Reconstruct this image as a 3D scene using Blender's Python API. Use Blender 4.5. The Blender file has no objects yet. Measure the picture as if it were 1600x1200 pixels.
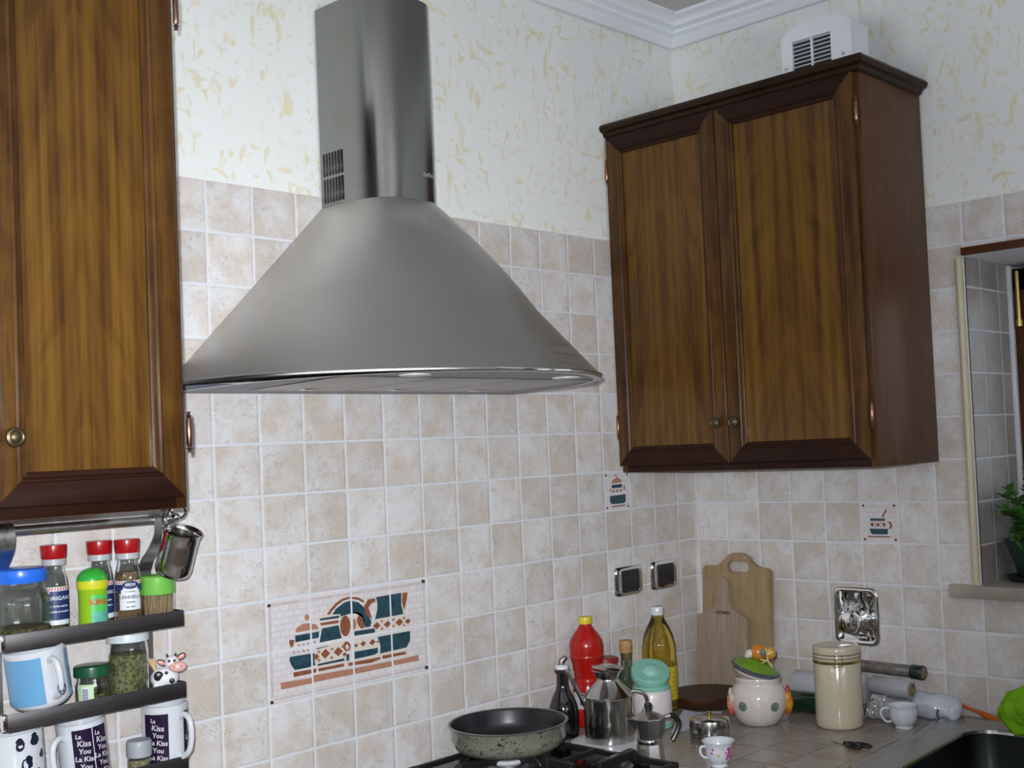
import bpy, bmesh, math, random
from mathutils import Vector, Matrix, noise
PI = math.pi
S = bpy.context.scene
COL = S.collection
random.seed(7)

# ------------------------------------------------------------------ camera, world, lights, exposure
cam_data = bpy.data.cameras.new('camera')
cam = bpy.data.objects.new('camera', cam_data); COL.objects.link(cam)
cam.location = (-2.7396, -2.0446, 1.5923)
cam.matrix_world = (Matrix.Translation(cam.location) @ Matrix.Rotation(-0.8338, 4, 'Z')
                    @ Matrix.Rotation(PI/2 + 0.0365, 4, 'X') @ Matrix.Rotation(-0.044, 4, 'Z'))
cam_data.sensor_width = 36.0
cam_data.lens = 1862.58 / 1600 * 36.0
cam_data.shift_x = -96.22 / 1600
cam_data.shift_y = 29.08 / 1600
cam_data.clip_start = 0.02
S.camera = cam

w = bpy.data.worlds.new('world'); S.world = w; w.use_nodes = True
bg = w.node_tree.nodes['Background']
sky = w.node_tree.nodes.new('ShaderNodeTexSky'); sky.sky_type = 'NISHITA'
sky.sun_disc = False; sky.sun_elevation = math.radians(38); sky.sun_rotation = math.radians(200)
w.node_tree.links.new(sky.outputs[0], bg.inputs[0]); bg.inputs[1].default_value = 0.12

def area(name, loc, aim, sx, sy, power, col):
    d = bpy.data.lights.new(name, 'AREA'); d.shape = 'RECTANGLE'; d.size = sx; d.size_y = sy
    d.energy = power; d.color = col
    o = bpy.data.objects.new(name, d); COL.objects.link(o); o.location = loc
    o.rotation_euler = (Vector(aim) - Vector(loc)).to_track_quat('-Z', 'Y').to_euler()
    return o
# ceiling fill lamps added at unseen rear and left windows; daylight by the sink
area('ceiling_fill_rear', (-2.0, -3.46, 1.75), (-1.9, -2.6, 4.6), 1.3, 1.2, 62, (0.86, 0.93, 1.0))
area('ceiling_fill_left', (-3.66, -1.0, 1.8), (-2.9, -0.9, 4.6), 1.1, 1.2, 50, (0.86, 0.93, 1.0))
area('daylight_sink_window', (0.34, -1.4, 1.62), (-2, -1.4, 1.5), 0.95, 0.7, 2.0, (0.85, 0.93, 1.0))
# the flash of the camera that took the picture
fl = bpy.data.lights.new('camera_flash', 'SPOT'); fl.energy = 225; fl.shadow_soft_size = 0.014
fl.spot_size = math.radians(75); fl.spot_blend = 1.0; fl.color = (0.93, 0.97, 1.0)
flo = bpy.data.objects.new('camera_flash', fl); COL.objects.link(flo)
flo.location = (-2.765, -2.03, 1.642)
flo.rotation_euler = (Vector((-1.32, 0.0, 1.40)) - flo.location).to_track_quat('-Z', 'Y').to_euler()

S.view_settings.view_transform = 'Standard'; S.view_settings.look = 'None'
S.view_settings.gamma = 1.0; S.view_settings.use_curve_mapping = False
S.view_settings.exposure = -0.05

# ------------------------------------------------------------------ helpers
def obj(name, bm, mat, parent=None, smooth=40, loc=None):
    me = bpy.data.meshes.new(name)
    bmesh.ops.recalc_face_normals(bm, faces=bm.faces)
    bm.to_mesh(me); bm.free()
    for m in (mat if isinstance(mat, (list, tuple)) else [mat]): me.materials.append(m)
    if smooth:
        me.shade_smooth(); me.set_sharp_from_angle(angle=math.radians(smooth))
    o = bpy.data.objects.new(name, me); COL.objects.link(o)
    if parent: o.parent = parent
    if loc: o.location = loc
    return o
def thing(name, label, cat, loc=(0, 0, 0), rot=(0, 0, 0), group=None):
    o = bpy.data.objects.new(name, None); COL.objects.link(o); o.empty_display_size = 0.03
    o.location = loc; o.rotation_euler = rot
    o['label'] = label; o['category'] = cat
    if group: o['group'] = group
    return o
def tag(o, label, cat, group=None):
    o['label'] = label; o['category'] = cat
    if group: o['group'] = group
    return o
def struct(name, bm, mat, smooth=40):
    o = obj(name, bm, mat, None, smooth); o['kind'] = 'structure'; return o
def NB(): return bmesh.new()
def setmat(bm, n0, idx):
    bm.faces.ensure_lookup_table()
    for f in bm.faces[n0:]: f.material_index = idx
def box(bm, x0, x1, y0, y1, z0, z1, bev=0, mi=0, seg=2):
    n0 = len(bm.faces)
    b = NB(); bmesh.ops.create_cube(b, size=1)
    bmesh.ops.scale(b, vec=(abs(x1-x0), abs(y1-y0), abs(z1-z0)), verts=b.verts)
    bmesh.ops.translate(b, vec=((x0+x1)/2, (y0+y1)/2, (z0+z1)/2), verts=b.verts)
    if bev: bmesh.ops.bevel(b, geom=list(b.edges), offset=bev, segments=seg, affect='EDGES', profile=0.5)
    join(bm, b, mi)
def join(bm, b, mi=None, M=None):
    if M is not None: bmesh.ops.transform(b, matrix=M, verts=b.verts)
    vm = {}
    for v in b.verts: vm[v] = bm.verts.new(v.co)
    for f in b.faces:
        try: nf = bm.faces.new([vm[v] for v in f.verts])
        except ValueError: continue
        nf.material_index = f.material_index if mi is None else mi
    b.free()
def lathe(prof, seg=48, cap0=True, cap1=True, bm=None, mi=0, a0=0.0):
    bm = bm or NB(); rings = []
    for r, z in prof:
        if r < 1e-6: rings.append([bm.verts.new((0, 0, z))])
        else: rings.append([bm.verts.new((r*math.cos(a0+2*PI*i/seg), r*math.sin(a0+2*PI*i/seg), z)) for i in range(seg)])
    for A, B in zip(rings, rings[1:]):
        for i in range(seg):
            j = (i+1) % seg
            if len(A) == 1 and len(B) == 1: continue
            if len(A) == 1: f = bm.faces.new((A[0], B[i], B[j]))
            elif len(B) == 1: f = bm.faces.new((A[i], A[j], B[0]))
            else: f = bm.faces.new((A[i], A[j], B[j], B[i]))
            f.material_index = mi
    if cap0 and len(rings[0]) > 1: bm.faces.new(rings[0][::-1]).material_index = mi
    if cap1 and len(rings[-1]) > 1: bm.faces.new(rings[-1]).material_index = mi
    return bm
def smoothpts(pts, n=6):
    P = [Vector(p) for p in pts]; out = []
    for i in range(len(P)-1):
        p0 = P[max(i-1, 0)]; p1 = P[i]; p2 = P[i+1]; p3 = P[min(i+2, len(P)-1)]
        for k in range(n):
            t = k/n
            out.append(0.5*((2*p1)+(-p0+p2)*t+(2*p0-5*p1+4*p2-p3)*t*t+(-p0+3*p1-3*p2+p3)*t**3))
    out.append(P[-1]); return out
def tube(bm, pts, r, seg=10, mi=0, flat=1.0, up=None, cap=True):
    P = [Vector(p) for p in pts]; n = len(P); rings = []
    R = r if isinstance(r, (list, tuple)) else [r]*n
    if len(R) != n: R = [R[0] + (R[-1]-R[0])*i/(n-1) for i in range(n)] if len(R) == 2 else [R[min(len(R)-1, int(i*len(R)/n))] for i in range(n)]
    nrm = None
    for i in range(n):
        t = (P[min(i+1, n-1)] - P[max(i-1, 0)]).normalized()
        if nrm is None:
            a = Vector(up) if up else (Vector((0, 0, 1)) if abs(t.z) < 0.9 else Vector((1, 0, 0)))
            nrm = (a - t*a.dot(t)).normalized()
        else: nrm = (nrm - t*nrm.dot(t)).normalized()
        b = t.cross(nrm)
        rings.append([bm.verts.new(P[i] + (nrm*math.cos(2*PI*k/seg)*flat + b*math.sin(2*PI*k/seg))*R[i]) for k in range(seg)])
    for A, B in zip(rings, rings[1:]):
        for k in range(seg):
            bm.faces.new((A[k], A[(k+1) % seg], B[(k+1) % seg], B[k])).material_index = mi
    if cap:
        bm.faces.new(rings[0][::-1]).material_index = mi; bm.faces.new(rings[-1]).material_index = mi
    return bm
def prism(bm, pts, fn, t0, t1, mi=0, bev=0):
    """outline pts (u,v) extruded from depth t0 to t1; fn(u,v,t) gives the point"""
    b = NB()
    A = [b.verts.new(fn(u, v, t0)) for u, v in pts]; B = [b.verts.new(fn(u, v, t1)) for u, v in pts]
    n = len(pts)
    b.faces.new(A); b.faces.new(B[::-1])
    for i in range(n): b.faces.new((A[i], B[i], B[(i+1) % n], A[(i+1) % n]))
    if bev:
        es = [e for e in b.edges if (e.verts[0] in A) == (e.verts[1] in A)]
        bmesh.ops.bevel(b, geom=es, offset=bev, segments=2, affect='EDGES')
    join(bm, b, mi)
def ball(bm, c, r, mi=0, sx=1, sy=1, sz=1, seg=16, rot=None):
    b = NB(); bmesh.ops.create_uvsphere(b, u_segments=seg, v_segments=max(8, seg//2+2), radius=1)
    M = Matrix.Translation(c) @ (rot or Matrix.Identity(4)) @ Matrix.Diagonal((r*sx, r*sy, r*sz, 1))
    join(bm, b, mi, M)
def sweep_rings(bm, rings, mi=0, closed=True, cap0=False, cap1=False):
    V = [[bm.verts.new(p) for p in ring] for ring in rings]
    for A, B in zip(V, V[1:]):
        n = len(A)
        for i in range(n if closed else n-1):
            j = (i+1) % n
            bm.faces.new((A[i], A[j], B[j], B[i])).material_index = mi
    if cap0: bm.faces.new(V[0][::-1]).material_index = mi
    if cap1: bm.faces.new(V[-1]).material_index = mi
    return V
def text_bm(s, size, bold=0.0, depth=0.0):
    c = bpy.data.curves.new('lettering', 'FONT'); c.body = s; c.size = size; c.align_x = 'CENTER'; c.align_y = 'CENTER'
    c.offset = bold; c.extrude = depth; c.resolution_u = 3
    o = bpy.data.objects.new('lettering', c); COL.objects.link(o)
    dg = bpy.context.evaluated_depsgraph_get(); dg.update()
    me = bpy.data.meshes.new_from_object(o.evaluated_get(dg))
    b = NB(); b.from_mesh(me); bpy.data.objects.remove(o); bpy.data.curves.remove(c); bpy.data.meshes.remove(me)
    return b
def wrap(b, r, a0, z0, shear=0.0):
    """flat (u,v) drawing laid round a cylinder of radius r, centred at angle a0, height z0"""
    for v in b.verts:
        a = a0 + v.co.x/r; rr = r + v.co.z
        v.co = Vector((rr*math.cos(a), rr*math.sin(a), z0 + v.co.y + shear*v.co.x))
    return b
def patch(u0, u1, v0, v1, nu=10, d=0.0, bm=None, mi=0):
    """flat rectangle split in strips so that wrap() can bend it"""
    bm = bm or NB()
    for i in range(nu):
        a = u0+(u1-u0)*i/nu; c = u0+(u1-u0)*(i+1)/nu
        f = bm.faces.new([bm.verts.new(p) for p in ((a, v0, d), (c, v0, d), (c, v1, d), (a, v1, d))]); f.material_index = mi
    return bm
def poly(bm, pts, d=0.0, mi=0):
    f = bm.faces.new([bm.verts.new((x, y, d)) for x, y in pts]); f.material_index = mi
def tri(bm):
    bmesh.ops.triangulate(bm, faces=[f for f in bm.faces if len(f.verts) > 4])

# ------------------------------------------------------------------ materials
def nt(name):
    m = bpy.data.materials.new(name); m.use_nodes = True
    t = m.node_tree; return m, t, t.nodes['Principled BSDF']
def mat(name, col, rough=0.5, metal=0.0, coat=0.0, trans=0.0, ior=1.45, var=0.0, vscale=30, bump=0.0, bscale=200, sss=0, stretch=None, spec=None):
    m, t, p = nt(name)
    c = col if len(col) == 4 else (*col, 1)
    p.inputs['Base Color'].default_value = c
    p.inputs['Roughness'].default_value = rough; p.inputs['Metallic'].default_value = metal
    p.inputs['Coat Weight'].default_value = coat; p.inputs['Coat Roughness'].default_value = 0.08
    p.inputs['Transmission Weight'].default_value = trans; p.inputs['IOR'].default_value = ior
    if sss: p.inputs['Subsurface Weight'].default_value = sss; p.inputs['Subsurface Scale'].default_value = 0.01
    if spec is not None: p.inputs['Specular IOR Level'].default_value = spec
    tc = t.nodes.new('ShaderNodeTexCoord'); src = tc.outputs['Object']
    if stretch:
        mp = t.nodes.new('ShaderNodeMapping'); mp.inputs['Scale'].default_value = stretch
        t.links.new(src, mp.inputs['Vector']); src = mp.outputs[0]
    n = t.nodes.new('ShaderNodeTexNoise'); n.inputs['Scale'].default_value = vscale; n.inputs['Detail'].default_value = 4
    t.links.new(src, n.inputs['Vector'])
    mx = t.nodes.new('ShaderNodeMix'); mx.data_type = 'RGBA'
    mx.inputs[6].default_value = tuple(x*(1-var) for x in c[:3]) + (1,); mx.inputs[7].default_value = tuple(min(1, x*(1+var)) for x in c[:3]) + (1,)
    t.links.new(n.outputs['Fac'], mx.inputs[0]); t.links.new(mx.outputs[2], p.inputs['Base Color'])
    if bump:
        n2 = t.nodes.new('ShaderNodeTexNoise'); n2.inputs['Scale'].default_value = bscale; t.links.new(src, n2.inputs['Vector'])
        b = t.nodes.new('ShaderNodeBump'); b.inputs['Strength'].default_value = bump; b.inputs['Distance'].default_value = 0.002
        t.links.new(n2.outputs['Fac'], b.inputs['Height']); t.links.new(b.outputs[0], p.inputs['Normal'])
    return m
class G:
    """tiny node graph builder"""
    def __init__(s, t): s.t = t
    def n(s, kind, ins=None, **kw):
        nd = s.t.nodes.new(kind)
        for k, v in kw.items(): setattr(nd, k, v)
        for k, v in (ins or {}).items():
            if isinstance(v, bpy.types.NodeSocket): s.t.links.new(v, nd.inputs[k])
            else: nd.inputs[k].default_value = v
        return nd
    def m(s, op, a, b=0.0, c=0.0): return s.n('ShaderNodeMath', {0: a, 1: b, 2: c}, operation=op).outputs[0]
    def mix(s, f, a, b, bt='MIX'):
        return s.n('ShaderNodeMix', {0: f, 6: a, 7: b}, data_type='RGBA', blend_type=bt).outputs[2]
    def noise(s, vec, scale, detail=4, rough=0.5, dist=0.0):
        return s.n('ShaderNodeTexNoise', {'Vector': vec, 'Scale': scale, 'Detail': detail, 'Roughness': rough, 'Distortion': dist}).outputs['Fac']
    def ramp(s, f, stops):
        r = s.n('ShaderNodeValToRGB', {0: f}); e = r.color_ramp.elements
        e[0].position, e[0].color = stops[0][0], (*stops[0][1], 1); e[1].position, e[1].color = stops[-1][0], (*stops[-1][1], 1)
        for q, c in stops[1:-1]: k = e.new(q); k.color = (*c, 1)
        return r.outputs[0]
    def map(s, f, a, b, c=0.0, d=1.0):
        return s.n('ShaderNodeMapRange', {0: f, 1: a, 2: b, 3: c, 4: d}).outputs[0]
P = 0.103
def tile_mat(name, ua, uo, va, vo, pitch=P, c1=(0.59, 0.52, 0.47), c2=(0.68, 0.665, 0.675), grout=(0.67, 0.69, 0.74), half=0.0025, rough=0.42, gdepth=0.8, seed=0.0, speck=0.5):
    m, t, p = nt(name); g = G(t)
    pos = g.n('ShaderNodeTexCoord').outputs['Object']
    sp = g.n('ShaderNodeSeparateXYZ', {0: pos}); wob = g.m('MULTIPLY', g.m('SUBTRACT', g.noise(pos, 38, 2), 0.5), 0.0035)
    def cell(ax, off):
        q = g.m('DIVIDE', g.m('SUBTRACT', g.m('ADD', sp.outputs[ax], wob), off), pitch)
        fl_ = g.m('FLOOR', q); fr = g.m('SUBTRACT', q, fl_)
        d = g.m('MULTIPLY', g.m('MINIMUM', fr, g.m('SUBTRACT', 1.0, fr)), pitch)
        return fl_, d
    fu, du = cell(ua, uo); fv, dv = cell(va, vo)
    d = g.m('MINIMUM', du, dv); tilemask = g.map(d, half*0.55, half*1.25)
    idv = g.n('ShaderNodeCombineXYZ', {0: fu, 1: fv, 2: seed}).outputs[0]
    wn = g.n('ShaderNodeTexWhiteNoise', {0: idv}, noise_dimensions='3D')
    offs = g.n('ShaderNodeVectorMath', {0: wn.outputs['Color'], 1: (7.0, 7.0, 7.0)}, operation='MULTIPLY').outputs[0]
    v2 = g.n('ShaderNodeVectorMath', {0: pos, 1: offs}, operation='ADD').outputs[0]
    n1 = g.noise(v2, 14, 5, 0.6); n2 = g.noise(v2, 90, 4, 0.7); n3 = g.noise(v2, 220, 3, 0.6); nm = g.noise(v2, 20, 2)
    base = g.mix(g.map(g.m('ADD', n1, g.m('MULTIPLY', g.m('SUBTRACT', wn.outputs['Value'], 0.5), 0.12)), 0.38, 0.62), (*c1, 1), (*c2, 1))
    base = g.mix(g.m('MULTIPLY', g.map(g.m('ADD', g.m('MULTIPLY', n2, 0.5), g.m('MULTIPLY', g.noise(v2, 34, 3, 0.6), 0.5)), 0.50, 0.64), 0.50), base, tuple(x*0.80 for x in c1) + (1,))
    sk = g.m('MULTIPLY', g.map(n3, 0.57, 0.66), g.map(nm, 0.46, 0.62))
    base = g.mix(g.m('MULTIPLY', sk, speck), base, (0.20, 0.15, 0.13, 1))
    br = g.map(wn.outputs['Value'], 0, 1, 0.93, 1.05)
    base = g.mix(1.0, base, g.n('ShaderNodeCombineXYZ', {0: br, 1: br, 2: br}).outputs[0], 'MULTIPLY')
    t.links.new(g.mix(tilemask, (*grout, 1), base), p.inputs['Base Color'])
    t.links.new(g.map(tilemask, 0, 1, 0.8, rough), p.inputs['Roughness'])
    h = g.m('ADD', g.m('MULTIPLY', g.map(d, half*0.4, half*2.2), gdepth), g.m('MULTIPLY', n2, 0.18))
    b = g.n('ShaderNodeBump', {'Strength': 0.6, 'Distance': 0.0022, 'Height': h})
    t.links.new(b.outputs[0], p.inputs['Normal'])
    return m
def paper_mat(name):
    m, t, p = nt(name); g = G(t)
    pos = g.n('ShaderNodeTexCoord').outputs['Object']
    masks = []
    for k, (rx, ry, sc) in enumerate((((0.5, 0.35, 0), 1, 42), ((-0.7, 0.9, 0), 1, 52), ((1.2, -0.5, 0.6), 1, 60))):
        mp = g.n('ShaderNodeMapping', {'Vector': pos, 'Rotation': rx, 'Scale': (1.0, 1.0, 0.36) if k != 1 else (0.42, 0.42, 1.0), 'Location': (k*3.1, k*1.7, k*2.3)}).outputs[0]
        f = g.noise(mp, sc, 3, 0.55, 0.6)
        masks.append(g.map(f, 0.60, 0.66))
    mk = g.m('MAXIMUM', g.m('MAXIMUM', masks[0], masks[1]), masks[2])
    lo = g.map(g.noise(pos, 9, 2), 0.36, 0.52, 0.25, 1.0)
    mk = g.m('MULTIPLY', mk, lo)
    col = g.mix(g.noise(pos, 5, 2), (0.78, 0.79, 0.77, 1), (0.82, 0.83, 0.825, 1))
    col = g.mix(g.m('MULTIPLY', mk, 0.62), col, (0.70, 0.61, 0.33, 1))
    t.links.new(col, p.inputs['Base Color']); p.inputs['Roughness'].default_value = 0.75
    b = g.n('ShaderNodeBump', {'Strength': 0.12, 'Distance': 0.001, 'Height': g.noise(pos, 300, 2)})
    t.links.new(b.outputs[0], p.inputs['Normal'])
    return m
def wood_mat(name, dark, light, ax='z', scale=1.0, rough=0.38, coat=0.15, contrast=(0.35, 0.68), pores=0.5, wave=0.35):
    m, t, p = nt(name); g = G(t)
    pos = g.n('ShaderNodeTexCoord').outputs['Object']
    sc = {'z': (9, 9, 0.75), 'y': (9, 0.75, 9), 'x': (0.75, 9, 9)}[ax]
    sc2 = {'z': (2.2, 2.2, 1.6), 'y': (2.2, 1.6, 2.2), 'x': (1.6, 2.2, 2.2)}[ax]
    sc3 = {'z': (60, 60, 3.0), 'y': (60, 3.0, 60), 'x': (3.0, 60, 60)}[ax]
    mp = g.n('ShaderNodeMapping', {'Vector': pos, 'Scale': tuple(a*scale for a in sc)}).outputs[0]
    mq = g.n('ShaderNodeMapping', {'Vector': pos, 'Scale': tuple(a*scale for a in sc2)}).outputs[0]
    mr = g.n('ShaderNodeMapping', {'Vector': pos, 'Scale': tuple(a*scale for a in sc3)}).outputs[0]
    a = g.noise(mp, 3.2, 4, 0.55, 0.5); b_ = g.noise(mq, 5.0, 3, 0.5, 1.2); c_ = g.noise(mr, 3.0, 4, 0.7)
    f = g.m('ADD', g.m('MULTIPLY', a, 1-wave), g.m('MULTIPLY', b_, wave))
    col = g.mix(g.map(f, *contrast), (*dark, 1), (*light, 1))
    col = g.mix(g.m('MULTIPLY', g.map(c_, 0.52, 0.66), pores*0.5), col, tuple(x*0.35 for x in dark) + (1,))
    t.links.new(col, p.inputs['Base Color'])
    p.inputs['Roughness'].default_value = rough; p.inputs['Specular IOR Level'].default_value = 0.2; p.inputs['Coat Weight'].default_value = coat*0.8; p.inputs['Coat Roughness'].default_value = 0.12
    b = g.n('ShaderNodeBump', {'Strength': 0.12, 'Distance': 0.001, 'Height': c_})
    t.links.new(b.outputs[0], p.inputs['Normal'])
    return m
def steel_mat(name, col, rough, aniso=0.0, brush=None, bs=0.05):
    m, t, p = nt(name); g = G(t)
    p.inputs['Base Color'].default_value = (*col, 1); p.inputs['Metallic'].default_value = 1.0
    p.inputs['Roughness'].default_value = rough; p.inputs['Anisotropic'].default_value = aniso
    if brush:
        pos = g.n('ShaderNodeTexCoord').outputs['Object']
        mp = g.n('ShaderNodeMapping', {'Vector': pos, 'Scale': brush}).outputs[0]
        f = g.noise(mp, 6.0, 3, 0.6)
        t.links.new(g.map(f, 0.3, 0.7, rough-bs, rough+bs), p.inputs['Roughness'])
        b = g.n('ShaderNodeBump', {'Strength': 0.01, 'Distance': 0.0002, 'Height': f}); t.links.new(b.outputs[0], p.inputs['Normal'])
    return m

A_OFF = -0.0744; B_OFF = -0.1172; ZR = 1.418
M_TILE_B = tile_mat('tiles_hood_wall', 0, A_OFF, 2, ZR)
M_TILE_R = tile_mat('tiles_sink_wall', 1, B_OFF, 2, ZR, seed=3.0)
M_TILE_J = tile_mat('tiles_jamb_shaded', 0, 0.088-P, 2, ZR, seed=5.0, c1=(0.36, 0.31, 0.28), c2=(0.41, 0.39, 0.385))  # wall tile in darker colours, the shade of the reveal put in
M_TOP = tile_mat('tiles_worktop', 0, -0.20, 1, -0.44, seed=8.0, c1=(0.27, 0.215, 0.175), c2=(0.31, 0.28, 0.26), grout=(0.33, 0.30, 0.265), half=0.0018, rough=0.25, speck=0.3)
M_PAPER = paper_mat('wallpaper')
M_PLASTER = mat('white_plaster', (0.82, 0.84, 0.88), 0.7, var=0.03, bump=0.15, bscale=80)
M_CEIL = mat('ceiling_paint', (0.62, 0.60, 0.59), 0.9, var=0.03)
M_FLOOR = tile_mat('tiles_floor', 0, 0, 1, 0, pitch=0.3, c1=(0.30, 0.2, 0.13), c2=(0.36, 0.27, 0.2))
M_ROOMWALL = mat('room_wall_paint', (0.40, 0.38, 0.34), 0.85, var=0.05)
WD = dict(dark=(0.055, 0.022, 0.006), light=(0.20, 0.105, 0.024))
def panel_mat(name, dark, light):
    """book-matched veneer: streaks and flame mirrored about the middle of each panel"""
    m, t, p = nt(name); g = G(t)
    tc = g.n('ShaderNodeTexCoord'); s_ = g.n('ShaderNodeSeparateXYZ', {0: tc.outputs['Generated']}); rnd_ = g.n('ShaderNodeObjectInfo').outputs['Random']
    u = g.m('ABSOLUTE', g.m('SUBTRACT', s_.outputs[0], 0.47)); v = s_.outputs[2]; r_ = g.m('MULTIPLY', rnd_, 17.0)
    v1 = g.n('ShaderNodeCombineXYZ', {0: g.m('MULTIPLY', u, 20.0), 1: r_, 2: g.m('MULTIPLY', v, 1.3)}).outputs[0]
    v2 = g.n('ShaderNodeCombineXYZ', {0: g.m('MULTIPLY', u, 5.5), 1: r_, 2: g.m('ADD', g.m('MULTIPLY', v, 9.0), g.m('MULTIPLY', u, 7.0))}).outputs[0]
    v3 = g.n('ShaderNodeCombineXYZ', {0: g.m('MULTIPLY', s_.outputs[0], 160.0), 1: r_, 2: g.m('MULTIPLY', v, 9.0)}).outputs[0]
    a = g.noise(v1, 0.8, 3, 0.55, 0.35); b_ = g.noise(v2, 0.9, 3, 0.5, 0.7); c_ = g.noise(v3, 1.0, 3, 0.6)
    f = g.m('ADD', g.m('ADD', g.m('MULTIPLY', a, 0.56), g.m('MULTIPLY', b_, 0.30)), g.m('MULTIPLY', c_, 0.14))
    t.links.new(g.mix(g.map(f, 0.36, 0.62), (*dark, 1), (*light, 1)), p.inputs['Base Color'])
    p.inputs['Roughness'].default_value = 0.38; p.inputs['Specular IOR Level'].default_value = 0.25; p.inputs['Coat Weight'].default_value = 0.12; p.inputs['Coat Roughness'].default_value = 0.1
    return m
M_PANEL = panel_mat('mahogany_panel', (0.048, 0.016, 0.0022), (0.140, 0.067, 0.0075))
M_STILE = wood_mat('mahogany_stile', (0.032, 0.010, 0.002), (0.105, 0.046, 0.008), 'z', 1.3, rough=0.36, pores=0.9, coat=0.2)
M_RAIL_X = wood_mat('mahogany_rail_x', (0.012, 0.003, 0.0012), (0.028, 0.007, 0.002), 'x', 1.2, rough=0.45, coat=0.0)  # rails darker than stiles: sheen of the turned grain put into the colour
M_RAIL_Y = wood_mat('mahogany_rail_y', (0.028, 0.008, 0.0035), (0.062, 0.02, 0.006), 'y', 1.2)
M_SIDE = wood_mat('mahogany_side', (0.075, 0.030, 0.012), (0.115, 0.048, 0.020), 'z', 2.0, rough=0.42, wave=0.1, pores=0.3, coat=0.05)
M_CROWN = wood_mat('mahogany_crown', (0.014, 0.006, 0.0025), (0.032, 0.013, 0.005), 'y', 1.2, coat=0.05)
M_COPPER = mat('copper_hinge', (0.30, 0.15, 0.11), 0.3, 1.0)
M_BRONZE = mat('aged_bronze', (0.10, 0.075, 0.04), 0.4, 0.8, var=0.4, vscale=200)
M_HOOD = steel_mat('brushed_steel_hood', (0.55, 0.54, 0.515), 0.40, 0.45, (2, 2, 50))
M_DUCT = steel_mat('brushed_steel_duct', (0.28, 0.28, 0.275), 0.24, 0.3, (6, 6, 0.5))
M_CHROME = mat('chrome', (0.75, 0.75, 0.76), 0.08, 1.0)
M_STEEL = mat('polished_steel', (0.55, 0.54, 0.52), 0.16, 1.0, bump=0.03, bscale=60)
M_STEEL2 = steel_mat('satin_steel', (0.52, 0.52, 0.52), 0.32, 0.3, (40, 40, 3))
M_RACK = steel_mat('dark_rack_steel', (0.13, 0.12, 0.125), 0.42, 0.2, (3, 40, 40))
M_ALU = mat('cast_aluminium', (0.50, 0.49, 0.48), 0.34, 1.0, var=0.12, vscale=60, bump=0.1)
M_BLACK = mat('black_plastic', (0.008, 0.008, 0.009), 0.35)
M_DARK = mat('dark_grey_plastic', (0.02, 0.02, 0.023), 0.45)
M_IRON = mat('black_enamelled_iron', (0.012, 0.011, 0.011), 0.42, bump=0.2)
M_WHITE = mat('white_glaze', (0.58, 0.60, 0.65), 0.15, coat=0.5)
M_WPLAST = mat('white_plastic', (0.74, 0.75, 0.80), 0.4)
M_UNDER = mat('grey_blue_enamel', (0.19, 0.20, 0.25), 0.4, 0.3)
M_FILTER = steel_mat('filter_mesh', (0.40, 0.39, 0.38), 0.4, 0, (90, 90, 90))
M_GLASS = mat('clear_glass', (0.93, 0.96, 0.95), 0.02, trans=1.0, ior=1.45)
M_PANE = mat('window_glass', (0.95, 0.97, 0.97), 0.0, trans=1.0, ior=1.45)

# ------------------------------------------------------------------ room shell
TZ = 2.136          # top edge of the tiling
CZ = 2.795          # ceiling
WX0, WY0 = -3.7, -3.5
RJ = -0.838         # window reveal, near edge (y); the opening runs to RJ2
RJ2, RD = -1.95, 0.30
SILL, LINT = 1.222, 2.005
b = NB(); box(b, WX0, 0.006, 0.006, 0.25, 0, CZ+0.05); wb = struct('wall_back', b, M_PAPER, 0)
b = NB(); box(b, WX0, 0.0, 0.0, 0.0062, 0, TZ); o = obj('tiling', b, M_TILE_B, wb, 0); o['kind'] = 'structure'
b = NB()
box(b, 0.006, 0.25+RD, 0.25, RJ+0.002, 0, CZ+0.05)
box(b, 0.006, 0.25+RD, RJ2, WY0-0.2, 0, CZ+0.05)
box(b, 0.006, 0.25+RD, RJ+0.002, RJ2, 0, SILL-0.03)
box(b, 0.006, 0.25+RD, RJ+0.002, RJ2, LINT, CZ+0.05)
wr = struct('wall_right', b, M_PAPER, 0)
b = NB()
box(b, 0.0, 0.0062, 0.0, RJ, 0, TZ); box(b, 0.0, 0.0062, RJ2, WY0, 0, TZ)
box(b, 0.0, 0.0062, RJ, RJ2, 0, SILL-0.028); box(b, 0.0, 0.0062, RJ, RJ2, LINT, TZ)
o = obj('tiling', b, M_TILE_R, wr, 0); o['kind'] = 'structure'
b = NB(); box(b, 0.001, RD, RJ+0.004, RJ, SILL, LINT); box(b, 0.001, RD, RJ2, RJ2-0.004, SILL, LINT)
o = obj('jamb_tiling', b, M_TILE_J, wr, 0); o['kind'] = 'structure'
b = NB(); box(b, 0.001, RD, RJ, RJ2, LINT-0.001, LINT+0.004); o = obj('soffit', b, M_PLASTER, wr, 0); o['kind'] = 'structure'
def wall_with_hole(name, axis, pos, t, lo, hi, h0, h1, z0, z1):
    b = NB()
    def bb(u0, u1, za, zb):
        if axis == 'y': box(b, u0, u1, pos, pos+t, za, zb)
        else: box(b, pos, pos+t, u0, u1, za, zb)
    bb(lo, h0, 0, CZ+0.05); bb(h1, hi, 0, CZ+0.05); bb(h0, h1, 0, z0); bb(h0, h1, z1, CZ+0.05)
    return struct(name, b, mat('dark_room_wall', (0.17, 0.15, 0.13), 0.8) if name == 'wall_front' else M_ROOMWALL, 0)
wall_with_hole('wall_front', 'y', WY0-0.15, 0.15, WX0, 0.006, -2.7, -1.3, 1.1, 2.4)
wall_with_hole('wall_left', 'x', WX0-0.15, 0.15, WY0-0.15, 0.25, -1.6, -0.4, 1.1, 2.4)
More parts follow.
